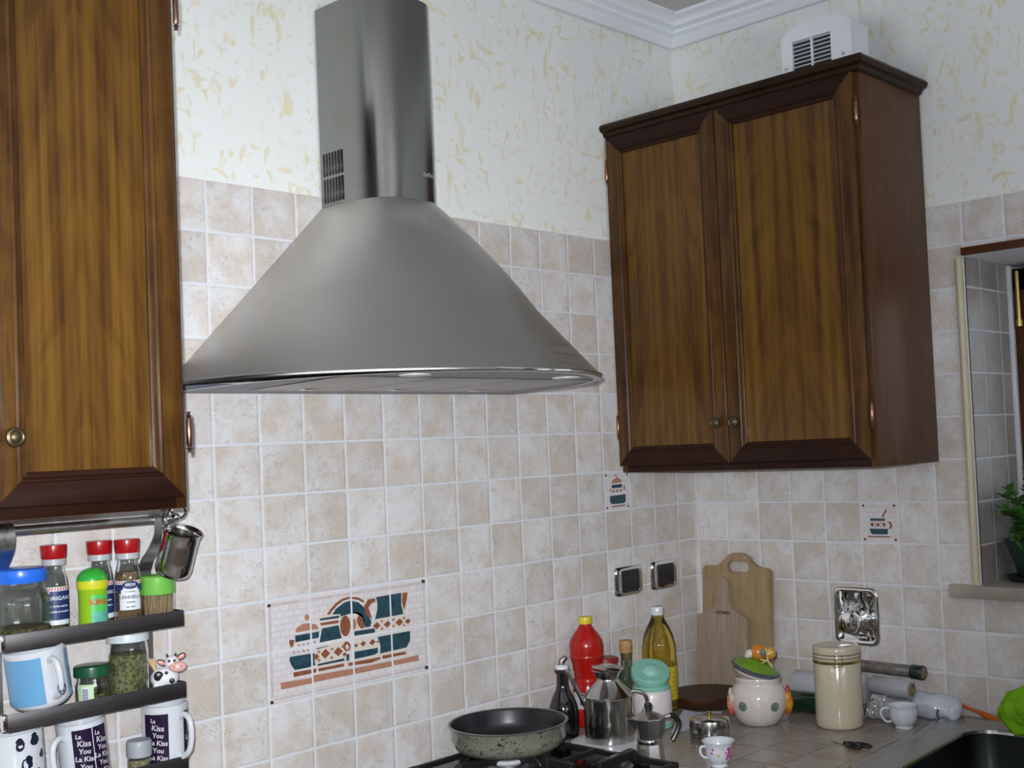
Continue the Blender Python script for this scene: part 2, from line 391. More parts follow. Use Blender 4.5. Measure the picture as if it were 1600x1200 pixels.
b = NB(); box(b, WX0-0.15, 0.55, WY0-0.2, 0.25, -0.1, 0); struct('floor', b, M_FLOOR, 0)
b = NB(); box(b, WX0-0.15, 0.55, WY0-0.2, 0.25, CZ, CZ+0.1); struct('ceiling', b, M_CEIL, 0)
# plaster cornice along the hood wall and the window wall, mitred in the corner
CP = [(0.0, 2.700), (0.0, 2.722), (0.008, 2.722), (0.013, 2.728), (0.022, 2.744), (0.034, 2.752), (0.034, 2.760), (0.042, 2.764), (0.05, 2.766),
      (0.055, 2.776), (0.064, 2.783), (0.075, 2.786), (0.075, CZ+0.002), (-0.004, CZ+0.002), (-0.004, 2.700)]
CP = CP[1:-1] + [(-0.004, 2.722)]
b = NB(); sweep_rings(b, [[(WX0, -s, z) for s, z in CP], [(-s, -s, z) for s, z in CP], [(-s, WY0, z) for s, z in CP]], cap0=True, cap1=True)
struct('trim_1', b, M_PLASTER, 25)
# cream corner bead beside the window
b = NB(); tube(b, [(-0.003, -0.826, SILL-0.002), (-0.003, -0.826, LINT-0.002)], 0.0095, 14); struct('trim_2', b, mat('cream_trim', (0.56, 0.49, 0.35), 0.35, var=0.08, vscale=15), 50)
b = NB(); box(b, -0.018, 0.004, -0.838, RJ2-0.05, LINT, LINT+0.019, 0.002); struct('trim_3', b, mat('brown_lintel_strip', (0.085, 0.025, 0.008), 0.35, coat=0.3, var=0.2), 40)
# marble sill
b = NB(); box(b, -0.026, RD+0.02, -0.766, RJ2-0.06, SILL-0.030, SILL, 0.002); struct('trim_4', b, mat('veined_sill_marble', (0.36, 0.33, 0.28), 0.3, var=0.35, vscale=18), 40)
# window beside the sink
M_WFRAME = wood_mat('window_wood', (0.05, 0.018, 0.006), (0.12, 0.045, 0.012), 'z', 1.5)
b = NB()
FX0, FX1 = RD-0.045, RD+0.03
box(b, FX0, FX1, RJ-0.012, RJ-0.062, SILL, LINT-0.012, 0.003); box(b, FX0, FX1, RJ2+0.05, RJ2, SILL, LINT-0.012, 0.003)
box(b, FX0, FX1, RJ-0.012, RJ2, LINT-0.07, LINT-0.012, 0.003); box(b, FX0, FX1, RJ-0.012, RJ2, SILL, SILL+0.06, 0.003)
box(b, FX0, FX1, -1.37, -1.43, SILL, LINT-0.012, 0.003)
w1 = struct('window_1', b, M_WFRAME)
b = NB(); box(b, RD-0.006, RD-0.001, RJ-0.06, RJ2+0.05, SILL+0.055, LINT-0.065); obj('pane', b, M_PANE, w1, 0)
b = NB(); box(b, FX0-0.01, FX0+0.01, RJ, RJ-0.012, SILL, LINT-0.004, 0.002); obj('white_edge_strip', b, M_WPLAST, w1)
b = NB(); tube(b, [(FX0-0.008, RJ-0.028, 1.86), (FX0-0.008, RJ-0.028, 1.985)], 0.006, 10); tube(b, [(FX0-0.008, RJ-0.028, 1.845), (FX0-0.008, RJ-0.028, 1.862)], 0.009, 10); obj('hinge', b, mat('brass', (0.55, 0.40, 0.14), 0.25, 1.0), w1)
for nm, (u0, u1, ax) in {'added_window_2': (-2.7, -1.3, 'y'), 'added_window_3': (-1.6, -0.4, 'x')}.items():  # unseen windows, added to house the ceiling fill lamps
    b = NB()
    def fr(a, c, z0, z1):
        if ax == 'y': box(b, a, c, WY0-0.12, WY0-0.06, z0, z1, 0.003)
        else: box(b, WX0-0.12, WX0-0.06, a, c, z0, z1, 0.003)
    fr(u0, u0+0.06, 1.1, 2.4); fr(u1-0.06, u1, 1.1, 2.4); fr(u0, u1, 1.1, 1.16); fr(u0, u1, 2.34, 2.4); fr((u0+u1)/2-0.04, (u0+u1)/2+0.04, 1.1, 2.4)
    wn_ = struct(nm, b, M_WFRAME)
    b = NB()
    if ax == 'y': box(b, u0+0.05, u1-0.05, WY0-0.095, WY0-0.09, 1.15, 2.35)
    else: box(b, WX0-0.095, WX0-0.09, u0+0.05, u1-0.05, 1.15, 2.35)
    obj('pane', b, M_PANE, wn_, 0)

# ------------------------------------------------------------------ painted tiles
AC = {'T': 1, 'B': 2, 'P': 3, 'C': 4, 'D': 5, 'F': 6, 'G': 7}
def paint(name, col, var=0.35, vs=120): return mat(name, col, 0.35, var=var, vscale=vs)
mbase, t_, p_ = nt('painted_tile_ground'); g_ = G(t_)
ob_ = g_.n('ShaderNodeTexCoord').outputs['Object']
sw = g_.n('ShaderNodeSeparateXYZ', {0: ob_}); cv = g_.n('ShaderNodeCombineXYZ', {0: g_.m('ADD', sw.outputs[0], sw.outputs[1]), 1: sw.outputs[2], 2: 0.0})
bk = g_.n('ShaderNodeTexBrick', {'Vector': cv.outputs[0], 'Color1': (0.64, 0.59, 0.61, 1), 'Color2': (0.70, 0.66, 0.67, 1), 'Mortar': (0.54, 0.50, 0.53, 1), 'Scale': 30.0, 'Mortar Size': 0.022, 'Row Height': 0.38, 'Brick Width': 0.62, 'Bias': 0.2})
t_.links.new(bk.outputs[0], p_.inputs['Base Color']); p_.inputs['Roughness'].default_value = 0.35
ART_M = [mbase, paint('paint_teal', (0.022, 0.062, 0.085), 0.95, 75), paint('paint_rust', (0.24, 0.085, 0.042), 0.6), paint('paint_peach', (0.42, 0.20, 0.13), 0.2),
         paint('paint_cream', (0.66, 0.60, 0.55), 0.06), paint('paint_dark', (0.06, 0.03, 0.025), 0.2), paint('paint_border', (0.58, 0.50, 0.49), 0.30, 60), mat('tile_grout', (0.68, 0.70, 0.74), 0.8)]
ART = [["B",1,[[1.38,0.45],[1.48,0.35],[1.62,0.24],[1.79,0.17],[1.97,0.16],[2.19,0.2],[2.33,0.29],[2.31,0.33],[2.18,0.25],[1.98,0.2],[1.81,0.22],[1.64,0.3],[1.52,0.39],[1.46,0.46]]],["T",1,[[1.52,0.46],[1.63,0.35],[1.82,0.26],[1.98,0.24],[2.18,0.3],[2.31,0.41],[2.41,0.59],[2.5,0.73],[2.46,0.84],[2.32,0.83],[2.26,0.62],[2.11,0.52],[1.98,0.5],[1.78,0.52],[1.72,0.54],[1.72,0.48]]],["P",1,[[0.97,0.44],[0.97,0.47],[0.95,0.49],[0.93,0.5],[0.9,0.49],[0.88,0.48],[0.87,0.46],[0.86,0.43],[0.87,0.4],[0.89,0.38],[0.91,0.37],[0.93,0.38],[0.96,0.39],[0.97,0.42]]],["P",1,[[0.63,0.69],[0.68,0.6],[0.8,0.55],[0.94,0.55],[1.13,0.6],[1.18,0.68],[1.18,0.7]]],["T",1,[[0.63,0.75],[1.19,0.75],[1.18,0.87],[0.63,0.88]]],["B",1,[[0.5,0.81],[0.61,0.83],[0.59,0.92],[0.54,0.98],[0.49,0.89]]],["B",1,[[0.68,0.96],[0.72,0.93],[0.75,0.96]]],["B",1,[[0.78,0.96],[0.82,0.93],[0.85,0.96]]],["B",1,[[0.89,0.96],[0.93,0.93],[0.96,0.96]]],["B",1,[[1.04,0.95],[1.08,0.92],[1.11,0.96]]],["B",1,[[0.55,1.08],[0.59,1.05],[0.62,1.08]]],["B",1,[[0.66,1.08],[0.69,1.05],[0.72,1.08]]],["B",1,[[0.78,1.08],[0.82,1.05],[0.85,1.09]]],["B",1,[[0.88,1.08],[0.92,1.05],[0.95,1.09]]],["T",1,[[0.5,1.14],[0.96,1.15],[1.12,1.16],[1.1,1.39],[0.96,1.41],[0.6,1.41],[0.52,1.31],[0.48,1.19]]],["B",1,[[0.56,1.45],[1.1,1.46],[1.09,1.54],[0.96,1.54],[0.57,1.54]]],["C",2,[[1.19,0.42],[1.72,0.48],[1.71,0.54],[1.68,0.66],[1.76,0.94],[1.85,1.05],[1.85,1.36],[1.79,1.5],[1.77,1.59],[1.12,1.56],[1.06,1.31],[1.07,1.08],[1.18,0.95],[1.23,0.67],[1.19,0.57]]],["T",3,[[1.21,0.5],[1.69,0.5],[1.68,0.55],[1.22,0.54]]],["B",3,[[1.22,0.59],[1.67,0.59],[1.66,0.65],[1.24,0.64]]],["T",3,[[1.26,0.7],[1.66,0.69],[1.73,0.96],[1.19,0.97]]],["T",3,[[1.11,1.07],[1.4,1.06],[1.4,1.07],[1.12,1.09]]],["B",3,[[1.21,1.2],[1.32,1.11],[1.44,1.21],[1.31,1.31]]],["B",3,[[1.52,1.21],[1.63,1.12],[1.75,1.22],[1.63,1.31]]],["B",3,[[1.03,1.23],[1.11,1.17],[1.18,1.24],[1.1,1.3]]],["B",3,[[1.73,1.29],[1.78,1.25],[1.84,1.29],[1.78,1.34]]],["P",3,[[1.12,1.15],[1.17,1.11],[1.22,1.15],[1.17,1.18]]],["P",3,[[1.43,1.14],[1.48,1.11],[1.53,1.15],[1.48,1.17]]],["P",3,[[1.42,1.31],[1.47,1.27],[1.52,1.32],[1.47,1.35]]],["P",3,[[1.7,1.13],[1.75,1.09],[1.8,1.14],[1.75,1.17]]],["P",3,[[1.11,1.31],[1.16,1.27],[1.21,1.31],[1.16,1.35]]],["T",3,[[1.13,1.38],[1.77,1.37],[1.78,1.42],[1.13,1.42]]],["B",3,[[1.14,1.47],[1.75,1.47],[1.77,1.53],[1.15,1.53]]],["B",2,[[1.96,0.75],[1.94,0.83],[1.9,0.91],[1.85,0.94],[1.79,0.93],[1.74,0.88],[1.71,0.81],[1.7,0.72],[1.72,0.62],[1.76,0.55],[1.81,0.52],[1.87,0.53],[1.92,0.58],[1.95,0.66]]],["C",1,[[2.31,0.7],[2.3,0.79],[2.23,0.84],[2.14,0.86],[2.04,0.85],[1.96,0.81],[1.91,0.73],[1.89,0.64],[1.91,0.56],[1.97,0.5],[2.06,0.48],[2.16,0.5],[2.25,0.54],[2.3,0.61]]],["B",2,[[2.29,0.7],[2.3,0.77],[2.3,0.82],[2.29,0.84],[2.25,0.85],[2.21,0.83],[2.17,0.79],[2.14,0.73],[2.12,0.66],[2.13,0.61],[2.15,0.58],[2.18,0.57],[2.22,0.59],[2.26,0.64]]],["P",2,[[2.11,0.74],[2.1,0.78],[2.08,0.82],[2.06,0.83],[2.03,0.83],[2.01,0.81],[2.0,0.77],[2.0,0.72],[2.0,0.67],[2.02,0.64],[2.04,0.62],[2.07,0.62],[2.09,0.65],[2.1,0.69]]],["C",2,[[2.02,0.82],[2.62,0.84],[2.68,1.08],[2.68,1.4],[2.72,1.5],[2.72,1.57],[1.85,1.56],[1.84,1.49],[1.99,1.44],[2.0,1.07]]],["T",3,[[2.04,0.87],[2.57,0.88],[2.57,0.97],[2.05,0.96]]],["T",3,[[2.03,1.28],[2.63,1.29],[2.63,1.39],[2.53,1.42],[2.03,1.43]]],["B",3,[[2.18,1.15],[2.26,1.09],[2.33,1.15],[2.26,1.21]]],["B",3,[[2.41,1.16],[2.5,1.09],[2.58,1.16],[2.49,1.22]]],["B",3,[[2.02,1.16],[2.08,1.12],[2.13,1.16],[2.08,1.2]]],["B",3,[[2.59,1.17],[2.63,1.14],[2.66,1.17],[2.63,1.19]]],["B",3,[[1.87,1.48],[2.69,1.49],[2.69,1.53],[2.46,1.57],[1.87,1.54]]],["B",3,[[1.94,1.16],[1.93,1.2],[1.9,1.23],[1.86,1.24],[1.82,1.24],[1.79,1.21],[1.76,1.17],[1.76,1.14],[1.77,1.09],[1.79,1.06],[1.83,1.04],[1.87,1.05],[1.91,1.08],[1.93,1.12]]],["C",4,[[1.9,1.17],[1.89,1.18],[1.88,1.2],[1.86,1.21],[1.84,1.21],[1.83,1.19],[1.82,1.17],[1.81,1.16],[1.82,1.13],[1.83,1.11],[1.85,1.1],[1.87,1.11],[1.88,1.12],[1.89,1.14]]],["T",3,[[1.83,1.3],[1.9,1.3],[1.89,1.43],[1.82,1.43]]],["C",1,[[2.6,0.21],[3.51,0.23],[3.49,0.44],[3.39,0.7],[3.54,0.78],[3.53,1.2],[3.45,1.42],[3.38,1.45],[3.39,1.57],[2.72,1.55],[2.73,1.43],[2.63,1.17],[2.61,0.99],[2.51,0.85],[2.48,0.73],[2.58,0.66],[2.63,0.5]]],["T",3,[[2.63,0.25],[3.3,0.24],[3.29,0.5],[3.34,0.69],[2.58,0.7],[2.65,0.52],[2.66,0.38]]],["B",3,[[2.52,0.83],[2.63,0.76],[2.72,0.84],[2.62,0.91]]],["B",3,[[2.8,0.84],[2.91,0.77],[3.0,0.84],[2.9,0.92]]],["B",3,[[3.11,0.84],[3.23,0.77],[3.33,0.85],[3.22,0.93]]],["B",3,[[3.37,0.85],[3.46,0.8],[3.53,0.86],[3.45,0.92]]],["P",3,[[2.71,0.77],[2.76,0.73],[2.8,0.77],[2.76,0.8]]],["P",3,[[2.71,0.91],[2.75,0.88],[2.8,0.92],[2.75,0.95]]],["P",3,[[3.01,0.77],[3.06,0.74],[3.11,0.77],[3.06,0.81]]],["P",3,[[3.01,0.9],[3.06,0.87],[3.1,0.9],[3.05,0.94]]],["P",3,[[3.3,0.78],[3.35,0.74],[3.4,0.78],[3.35,0.81]]],["P",3,[[3.3,0.92],[3.34,0.89],[3.38,0.92],[3.33,0.96]]],["T",3,[[2.63,1.07],[3.5,1.07],[3.49,1.27],[3.39,1.4],[2.68,1.42],[2.7,1.27]]],["B",3,[[2.74,1.47],[3.36,1.48],[3.37,1.54],[2.74,1.54]]],["B",2,[[2.61,0.27],[2.42,0.27],[2.32,0.39],[2.34,0.56],[2.52,0.69],[2.47,0.56],[2.43,0.44],[2.51,0.36],[2.61,0.34]]],["B",4,[[3.33,0.25],[3.47,0.25],[3.44,0.4],[3.36,0.62],[3.31,0.44]]],["P",3,[[0.26,1.6],[0.94,1.62],[1.0,1.62],[1.0,1.73],[0.27,1.73]]],["P",3,[[1.0,1.58],[1.96,1.61],[1.99,1.61],[1.99,1.73],[1.04,1.72],[1.0,1.72]]],["P",3,[[1.99,1.61],[2.95,1.62],[3.0,1.63],[3.0,1.73],[2.04,1.73]]],["P",3,[[3.0,1.62],[3.7,1.61],[3.71,1.73],[3.05,1.72]]],["D",3,[[0.03,0.07],[0.1,0.07],[0.1,0.13],[0.03,0.13]]],["D",3,[[3.87,0.03],[3.96,0.04],[3.96,0.11],[3.87,0.1]]],["D",3,[[0.02,1.9],[0.09,1.91],[0.09,1.97],[0.02,1.96]]],["D",3,[[3.87,1.87],[3.96,1.88],[3.96,1.95],[3.87,1.94]]]]
def painted_tile(polys, u, v, fn, parent, name='tile'):
    """the part of a drawing (tile units) that falls on tile (u,v), cut to that tile"""
    m = 0.022; b = NB()
    poly(b, [(u, v), (u+1, v), (u+1, v+1), (u, v+1)], 0.0, 7)
    poly(b, [(u+m, v+m), (u+1-m, v+m), (u+1-m, v+1-m), (u+m, v+1-m)], 0.005, 0)
    for c, l, pts in polys:
        if max(p[0] for p in pts) < u or min(p[0] for p in pts) > u+1 or max(p[1] for p in pts) < v or min(p[1] for p in pts) > v+1: continue
        q = NB(); poly(q, pts, 0.007+0.0022*l+0.0001*(int(pts[0][0]*97+pts[0][1]*61) % 7), AC[c]); tri(q); bmesh.ops.triangulate(q, faces=q.faces)
        for co, no in (((u+m, 0, 0), (-1, 0, 0)), ((u+1-m, 0, 0), (1, 0, 0)), ((0, v+m, 0), (0, -1, 0)), ((0, v+1-m, 0), (0, 1, 0))):
            bmesh.ops.bisect_plane(q, geom=list(q.verts)+list(q.edges)+list(q.faces), plane_co=co, plane_no=no, clear_outer=True)
        join(b, q)
    for vt in b.verts: vt.co = fn(vt.co.x, vt.co.y, vt.co.z)
    return obj(name, b, ART_M, parent, 0)
def strip(u0, v0, u1, v1): return ['F', 1, [(u0, v0), (u1, v0), (u1, v1), (u0, v1)]]
mural = thing('tile_mural', 'painted tile panel of teal and rust pots and jugs on a shelf, below the hood', 'painted tiles', (A_OFF-13*P, -0.0002, ZR-P))
polys = [strip(0.1, 0.07, 3.9, 0.12), strip(0.1, 1.87, 3.9, 1.92), strip(0.05, 0.15, 0.10, 1.85), strip(3.9, 0.15, 3.94, 1.85)] + ART
for iu in range(4):
    for iv in range(2):
        painted_tile(polys, iu, iv, lambda x, y, z: Vector((x*P, -z*P-0.0002, -y*P)), mural)
def corners(): return [['D', 3, [(a, c), (a+0.06, c), (a+0.06, c+0.05), (a, c+0.05)]] for a in (0.05, 0.88) for c in (0.06, 0.89)]
def dia(x, y, r, c='B'): return [c, 3, [(x-r, y), (x, y-r), (x+r, y), (x, y+r)]]
pot = corners() + [['P', 2, [(0.27, 0.31), (0.33, 0.22), (0.45, 0.17), (0.5, 0.13), (0.55, 0.17), (0.64, 0.2), (0.7, 0.29)]], dia(0.46, 0.1, 0.035), dia(0.47, 0.035+0.05, 0.02),
  ['T', 2, [(0.28, 0.34), (0.70, 0.33), (0.69, 0.42), (0.29, 0.43)]], ['B', 2, [(0.18, 0.44), (0.25, 0.44), (0.25, 0.52)]], ['B', 2, [(0.75, 0.40), (0.82, 0.39), (0.8, 0.49), (0.76, 0.50)]],
  ['B', 2, [(0.3, 0.5), (0.35, 0.46), (0.4, 0.5), (0.35, 0.54)]], ['B', 2, [(0.45, 0.5), (0.5, 0.46), (0.55, 0.5), (0.5, 0.54)]], ['B', 2, [(0.6, 0.5), (0.65, 0.46), (0.7, 0.5), (0.65, 0.54)]],
  ['T', 2, [(0.2, 0.62), (0.82, 0.60), (0.82, 0.78), (0.75, 0.83), (0.27, 0.83), (0.19, 0.77)]], ['B', 2, [(0.25, 0.88), (0.78, 0.87), (0.78, 0.9), (0.25, 0.91)]]]
jug = corners() + [['B', 2, [(0.56, 0.36), (0.68, 0.18), (0.72, 0.19), (0.61, 0.37)]], ['T', 2, [(0.25, 0.4), (0.65, 0.4), (0.65, 0.46), (0.25, 0.46)]],
  dia(0.30, 0.55, 0.055), dia(0.46, 0.55, 0.055), dia(0.62, 0.55, 0.055), dia(0.38, 0.51, 0.025, 'P'), dia(0.54, 0.51, 0.025, 'P'), dia(0.38, 0.59, 0.025, 'P'), dia(0.54, 0.59, 0.025, 'P'),
  ['B', 2, [(0.70, 0.46), (0.80, 0.48), (0.84, 0.56), (0.81, 0.64), (0.74, 0.66), (0.78, 0.57), (0.76, 0.52)]],
  ['T', 2, [(0.22, 0.65), (0.72, 0.65), (0.70, 0.79), (0.27, 0.79)]], ['B', 2, [(0.17, 0.83), (0.76, 0.83), (0.76, 0.86), (0.17, 0.86)]]]
o = painted_tile(pot, 0, 0, lambda x, y, z: Vector((x*P, -z*P-0.0002, -y*P)), None, 'painted_tile'); o.location = (A_OFF-3*P, -0.0002, ZR+P)
tag(o, 'single painted tile with a lidded pot, just under the corner cabinet', 'painted tile')
o = painted_tile(jug, 0, 0, lambda x, y, z: Vector((-z*P-0.0002, -x*P, -y*P)), None, 'painted_tile'); o.location = (-0.0002, B_OFF-4*P, ZR)
tag(o, 'single painted tile with a teal cup and a spoon, above the chrome plate', 'painted tile')

# ------------------------------------------------------------------ wall cabinets
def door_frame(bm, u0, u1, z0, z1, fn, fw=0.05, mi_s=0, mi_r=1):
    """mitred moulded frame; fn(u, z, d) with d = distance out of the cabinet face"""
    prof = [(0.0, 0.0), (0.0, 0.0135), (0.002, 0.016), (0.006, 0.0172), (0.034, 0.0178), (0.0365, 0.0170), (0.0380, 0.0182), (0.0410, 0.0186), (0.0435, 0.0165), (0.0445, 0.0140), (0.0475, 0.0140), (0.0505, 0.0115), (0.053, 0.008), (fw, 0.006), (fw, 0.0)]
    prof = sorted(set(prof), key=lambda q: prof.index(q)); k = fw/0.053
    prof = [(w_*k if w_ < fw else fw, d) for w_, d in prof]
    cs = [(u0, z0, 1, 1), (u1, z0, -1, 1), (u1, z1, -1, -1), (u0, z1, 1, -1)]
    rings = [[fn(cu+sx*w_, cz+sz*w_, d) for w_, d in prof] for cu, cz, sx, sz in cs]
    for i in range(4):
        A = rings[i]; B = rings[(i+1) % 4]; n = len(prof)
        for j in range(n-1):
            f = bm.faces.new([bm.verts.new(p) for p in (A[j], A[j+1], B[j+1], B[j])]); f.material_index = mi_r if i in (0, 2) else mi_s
def hinge(parent, c, horiz):
    b = NB(); L = 0.033
    lathe([(0, -L), (0.0035, -L+0.001), (0.002, -L+0.004), (0.0042, -L+0.007), (0.0025, -L+0.010), (0.0042, -L+0.013), (0.0042, L-0.013), (0.0025, L-0.010), (0.0042, L-0.007), (0.002, L-0.004), (0.0035, L-0.001), (0, L)], 12, bm=b)
    return obj('hinge', b, M_COPPER, parent, 40, c)
def knob(parent, c, rot):
    b = NB(); lathe([(0.006, 0), (0.007, 0.002), (0.005, 0.006), (0.006, 0.010), (0.012, 0.012), (0.0145, 0.016), (0.0135, 0.020), (0.010, 0.0215), (0.008, 0.0205), (0.006, 0.022), (0.0, 0.0235)], 24, bm=b)
    o = obj('knob', b, M_BRONZE, parent, 40, c); o.rotation_euler = rot; return o
def cabinet(label, origin, rotz, W, D, z0, z1, crown, railm, splits):
    """local frame: x along the front, y = into the wall, front face of the doors at y=-D"""
    t = thing('wall_cabinet', label, 'cabinet', origin, (0, 0, rotz))
    f = D-0.020
    b = NB(); box(b, 0, W, -f, -0.002, z0, z1, 0.0015); box(b, 0, W, -f-0.0006, -f+0.01, z0, z0+0.004)
    body = obj('body', b, M_SIDE, t)
    b = NB(); box(b, 0.0005, 0.018, -f-0.004, -f+0.0, z0+0.001, z1-0.001, 0.001); obj('side_stile', b, M_STILE, t)
    b = NB(); box(b, W-0.018, W-0.0005, -f-0.004, -f, z0+0.001, z1-0.001, 0.001)
    obj('side_stile', b, M_STILE, t)
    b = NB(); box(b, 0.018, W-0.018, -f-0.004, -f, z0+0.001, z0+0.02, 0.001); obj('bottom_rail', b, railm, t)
    if crown:
        cp = [(0.0, 0.0), (0.006, 0.003), (0.010, 0.012), (0.020, 0.016), (0.024, 0.026), (0.018, 0.034), (0.0, 0.035)]
        b = NB(); fr_ = D-0.012
        ring = lambda f_: [f_(s, z) for s, z in cp]
        sweep_rings(b, [ring(lambda s, z: (-0.001-s, -0.003, z1-0.012+z)), ring(lambda s, z: (-0.001-s, -fr_-s, z1-0.012+z)), ring(lambda s, z: (W+0.001+s, -fr_-s, z1-0.012+z)), ring(lambda s, z: (W+0.001+s, -0.003, z1-0.012+z))], cap0=True, cap1=True)
        box(b, 0, W, -fr_, -0.004, z1-0.004, z1+0.022); obj('crown', b, M_CROWN, t, 30)
    for k, (a, c) in enumerate(splits):
        dz0, dz1 = z0+0.018, z1-0.012
        FN = lambda u, z, d: Vector((u, -f-0.004-d, z))
        b = NB(); door_frame(b, a, c, dz0, dz1, FN); bmesh.ops.remove_doubles(b, verts=b.verts, dist=1e-5)
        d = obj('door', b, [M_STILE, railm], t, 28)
        b = NB(); box(b, a+0.048, c-0.048, -f-0.010, -f-0.005, dz0+0.048, dz1-0.048); obj('panel', b, M_PANEL, d, 0)
        ku = c-0.026 if k == 0 else a+0.026
        knob(d, (ku, -f-0.020, z0+0.118), (PI/2, 0, 0))
        hu = 0.0045 if k == 0 else W-0.002
        for hz in (z0+0.120, z1-0.105): hinge(d, (hu, -f-0.0205, hz), True)
    return t
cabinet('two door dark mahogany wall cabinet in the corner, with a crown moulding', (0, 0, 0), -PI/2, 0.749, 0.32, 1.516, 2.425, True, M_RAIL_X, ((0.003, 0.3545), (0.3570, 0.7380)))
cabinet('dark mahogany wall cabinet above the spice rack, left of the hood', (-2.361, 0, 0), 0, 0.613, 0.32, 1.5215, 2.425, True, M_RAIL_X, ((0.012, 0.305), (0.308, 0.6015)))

# ------------------------------------------------------------------ cooker hood
HX = -1.147
def dring(a, d, n, z, cx=HX, N=48, y0=-0.0015):
    pts = []
    for i in range(N+1):
        t = PI*i/N; c = math.cos(t); s = math.sin(t)
        pts.append(Vector((cx + a*math.copysign(abs(c)**(2/n), c), y0 - (d)*abs(s)**(2/n), z)))
    return pts
hood = thing('cooker_hood', 'brushed steel chimney cooker hood with a flared conical canopy on the tiled wall', 'cooker hood')
b = NB(); T = [i/14 for i in range(15)]
rings = []
for t in T:
    e = t
    rings.append(dring(0.098+(0.460-0.098)*e, 0.187+(0.50-0.187)*(e**0.94), 3.4-(3.4-2.25)*min(1, e*1.6), 2.112-(2.112-1.742)*e))
sweep_rings(b, rings, closed=False); obj('canopy', b, M_HOOD, hood, 60)
b = NB()
rp = [(0.0, 1.7435), (0.004, 1.7425), (0.0055, 1.740), (0.0045, 1.7365), (0.001, 1.7350)]
sweep_rings(b, [dring(0.460+s, 0.50+s, 2.25, z) for s, z in rp], closed=False)
zu = lambda y: 1.7350+0.0115*(y+0.5)/0.5*-1            # the underside drops slightly towards the wall
def dringz(s):
    return [Vector((p.x, p.y, zu(p.y))) for p in dring(0.460-s, 0.50-s, 2.25, 0)]
sweep_rings(b, [dringz(-0.001), dringz(0.014)], closed=False); obj('rim', b, M_STEEL2, hood, 50)
b = NB(); b.faces.new([b.verts.new(p+Vector((0, 0, 0.0008))) for p in dringz(0.0135)]); tri(b)
box(b, HX-0.446, HX+0.446, -0.004, -0.0015, 1.7235, 1.742)
under = obj('underside', b, M_UNDER, hood, 0)
for k in range(3):
    b = NB(); x0 = HX-0.33+k*0.222; box(b, x0, x0+0.214, -0.36, -0.08, -0.001, 0.0015, 0.0005)
    for v in b.verts: v.co.z += zu(v.co.y)
    f_ = obj('grease_filter', b, M_FILTER, hood)
    b = NB(); box(b, x0+0.09, x0+0.124, -0.12, -0.10, 1.7235, 1.7258, 0.0008); obj('catch', b, M_CHROME, f_)
for sx in (-0.2, 0.2):
    b = NB(); lathe([(0, 1.7305), (0.026, 1.7305), (0.03, 1.7315), (0.03, 1.7335)], 24, bm=b); obj('lamp_lens', b, mat('lamp_glass', (0.6, 0.6, 0.58), 0.2), hood, 40, (HX+sx, -0.40, 0))
b = NB(); box(b, HX-0.10, HX+0.10, -0.5065, -0.5045, 1.7365, 1.7415, 0.001)
obj('control_strip', b, M_CHROME, hood)
b = NB()
dr = lambda z, s=0.0: dring(0.098-s, 0.187-s, 3.4, z)
sweep_rings(b, [dr(2.104), dr(2.533), dr(2.533, 0.0015), dr(2.104, 0.0015)], closed=False)
duct = obj('chimney_duct', b, M_DUCT, hood, 60)
b = NB(); box(b, HX-0.085, HX+0.085, -0.11, -0.002, 2.2, 2.529); obj('inner_duct', b, M_STEEL2, hood)
for k in range(7):
    for (za, zb) in ((2.176, 2.224), (2.120, 2.170)):
        y0 = -0.014-k*0.0098
        b = NB(); box(b, HX-0.0995, HX-0.0965, y0-0.0025, y0+0.0025, za, zb, 0.001, seg=1); obj('vent_slot', b, M_BLACK, duct)
# faint maker's mark etched low on the duct front
b = text_bm('turboc', 0.016, 0.0001)
for v in b.verts: v.co = Vector((-1.105+v.co.x*0.93, -0.1893+0.0, 2.168+v.co.y)) 
for v in b.verts:
    e = (v.co.x-HX)/0.098; v.co.y = -0.0015-0.187*(1-abs(e)**3.4)**(1/3.4)-0.0006
obj('etched_mark', b, mat('etched_mark', (0.6, 0.6, 0.58), 0.5, 0.5), duct, 0)

# ------------------------------------------------------------------ worktop, sink, hob
ZT = 0.908
SX0, SX1, SY0, SY1 = -0.56, -0.075, -0.775, -1.25     # sink cut-out
b = NB()
for q in ((-3.2, -0.004, 0, -0.62), (SX0, -0.004, -0.62, SY0), (-0.62, SX0, -0.62, -2.4), (SX1, -0.004, SY0, SY1), (SX0, -0.004, SY1, -2.4)):
    box(b, q[0], q[1], q[2]-(0.004 if q[2] == 0 else 0), q[3], ZT-0.04, ZT)
wt = tag(obj('worktop', b, M_TOP, None, 0), 'beige tiled kitchen worktop running round the corner under the cabinets', 'worktop')
b = NB(); box(b, -3.2, -0.61, -0.56, -0.01, 0.10, ZT-0.041); box(b, -0.58, -0.01, -0.56, -0.01, 0.1, ZT-0.041, 0.001); box(b, -0.56, -0.01, -2.4, -1.3, 0.1, ZT-0.041); box(b, -3.2, -0.01, -0.5, -0.05, 0, 0.1); box(b, -0.5, -0.05, -2.4, -0.5, 0, 0.1)
obj('base_carcass', b, M_SIDE, wt)
sink = thing('kitchen_sink', 'stainless steel inset sink with a deep bowl, at the right end of the worktop', 'sink', (-0.0394, 0.0016, ZT), (0, 0, math.radians(3)))
def rrect(x0, x1, y0, y1, r, z, n=7):
    out = []
    for cx, cy, a in ((x1-r, y1-r, 0), (x0+r, y1-r, 1), (x0+r, y0+r, 2), (x1-r, y0+r, 3)):
        for k in range(n+1):
            t = (a+k/n)*PI/2; out.append((cx+r*math.cos(t), cy+r*math.sin(t), z))
    return out
b = NB()
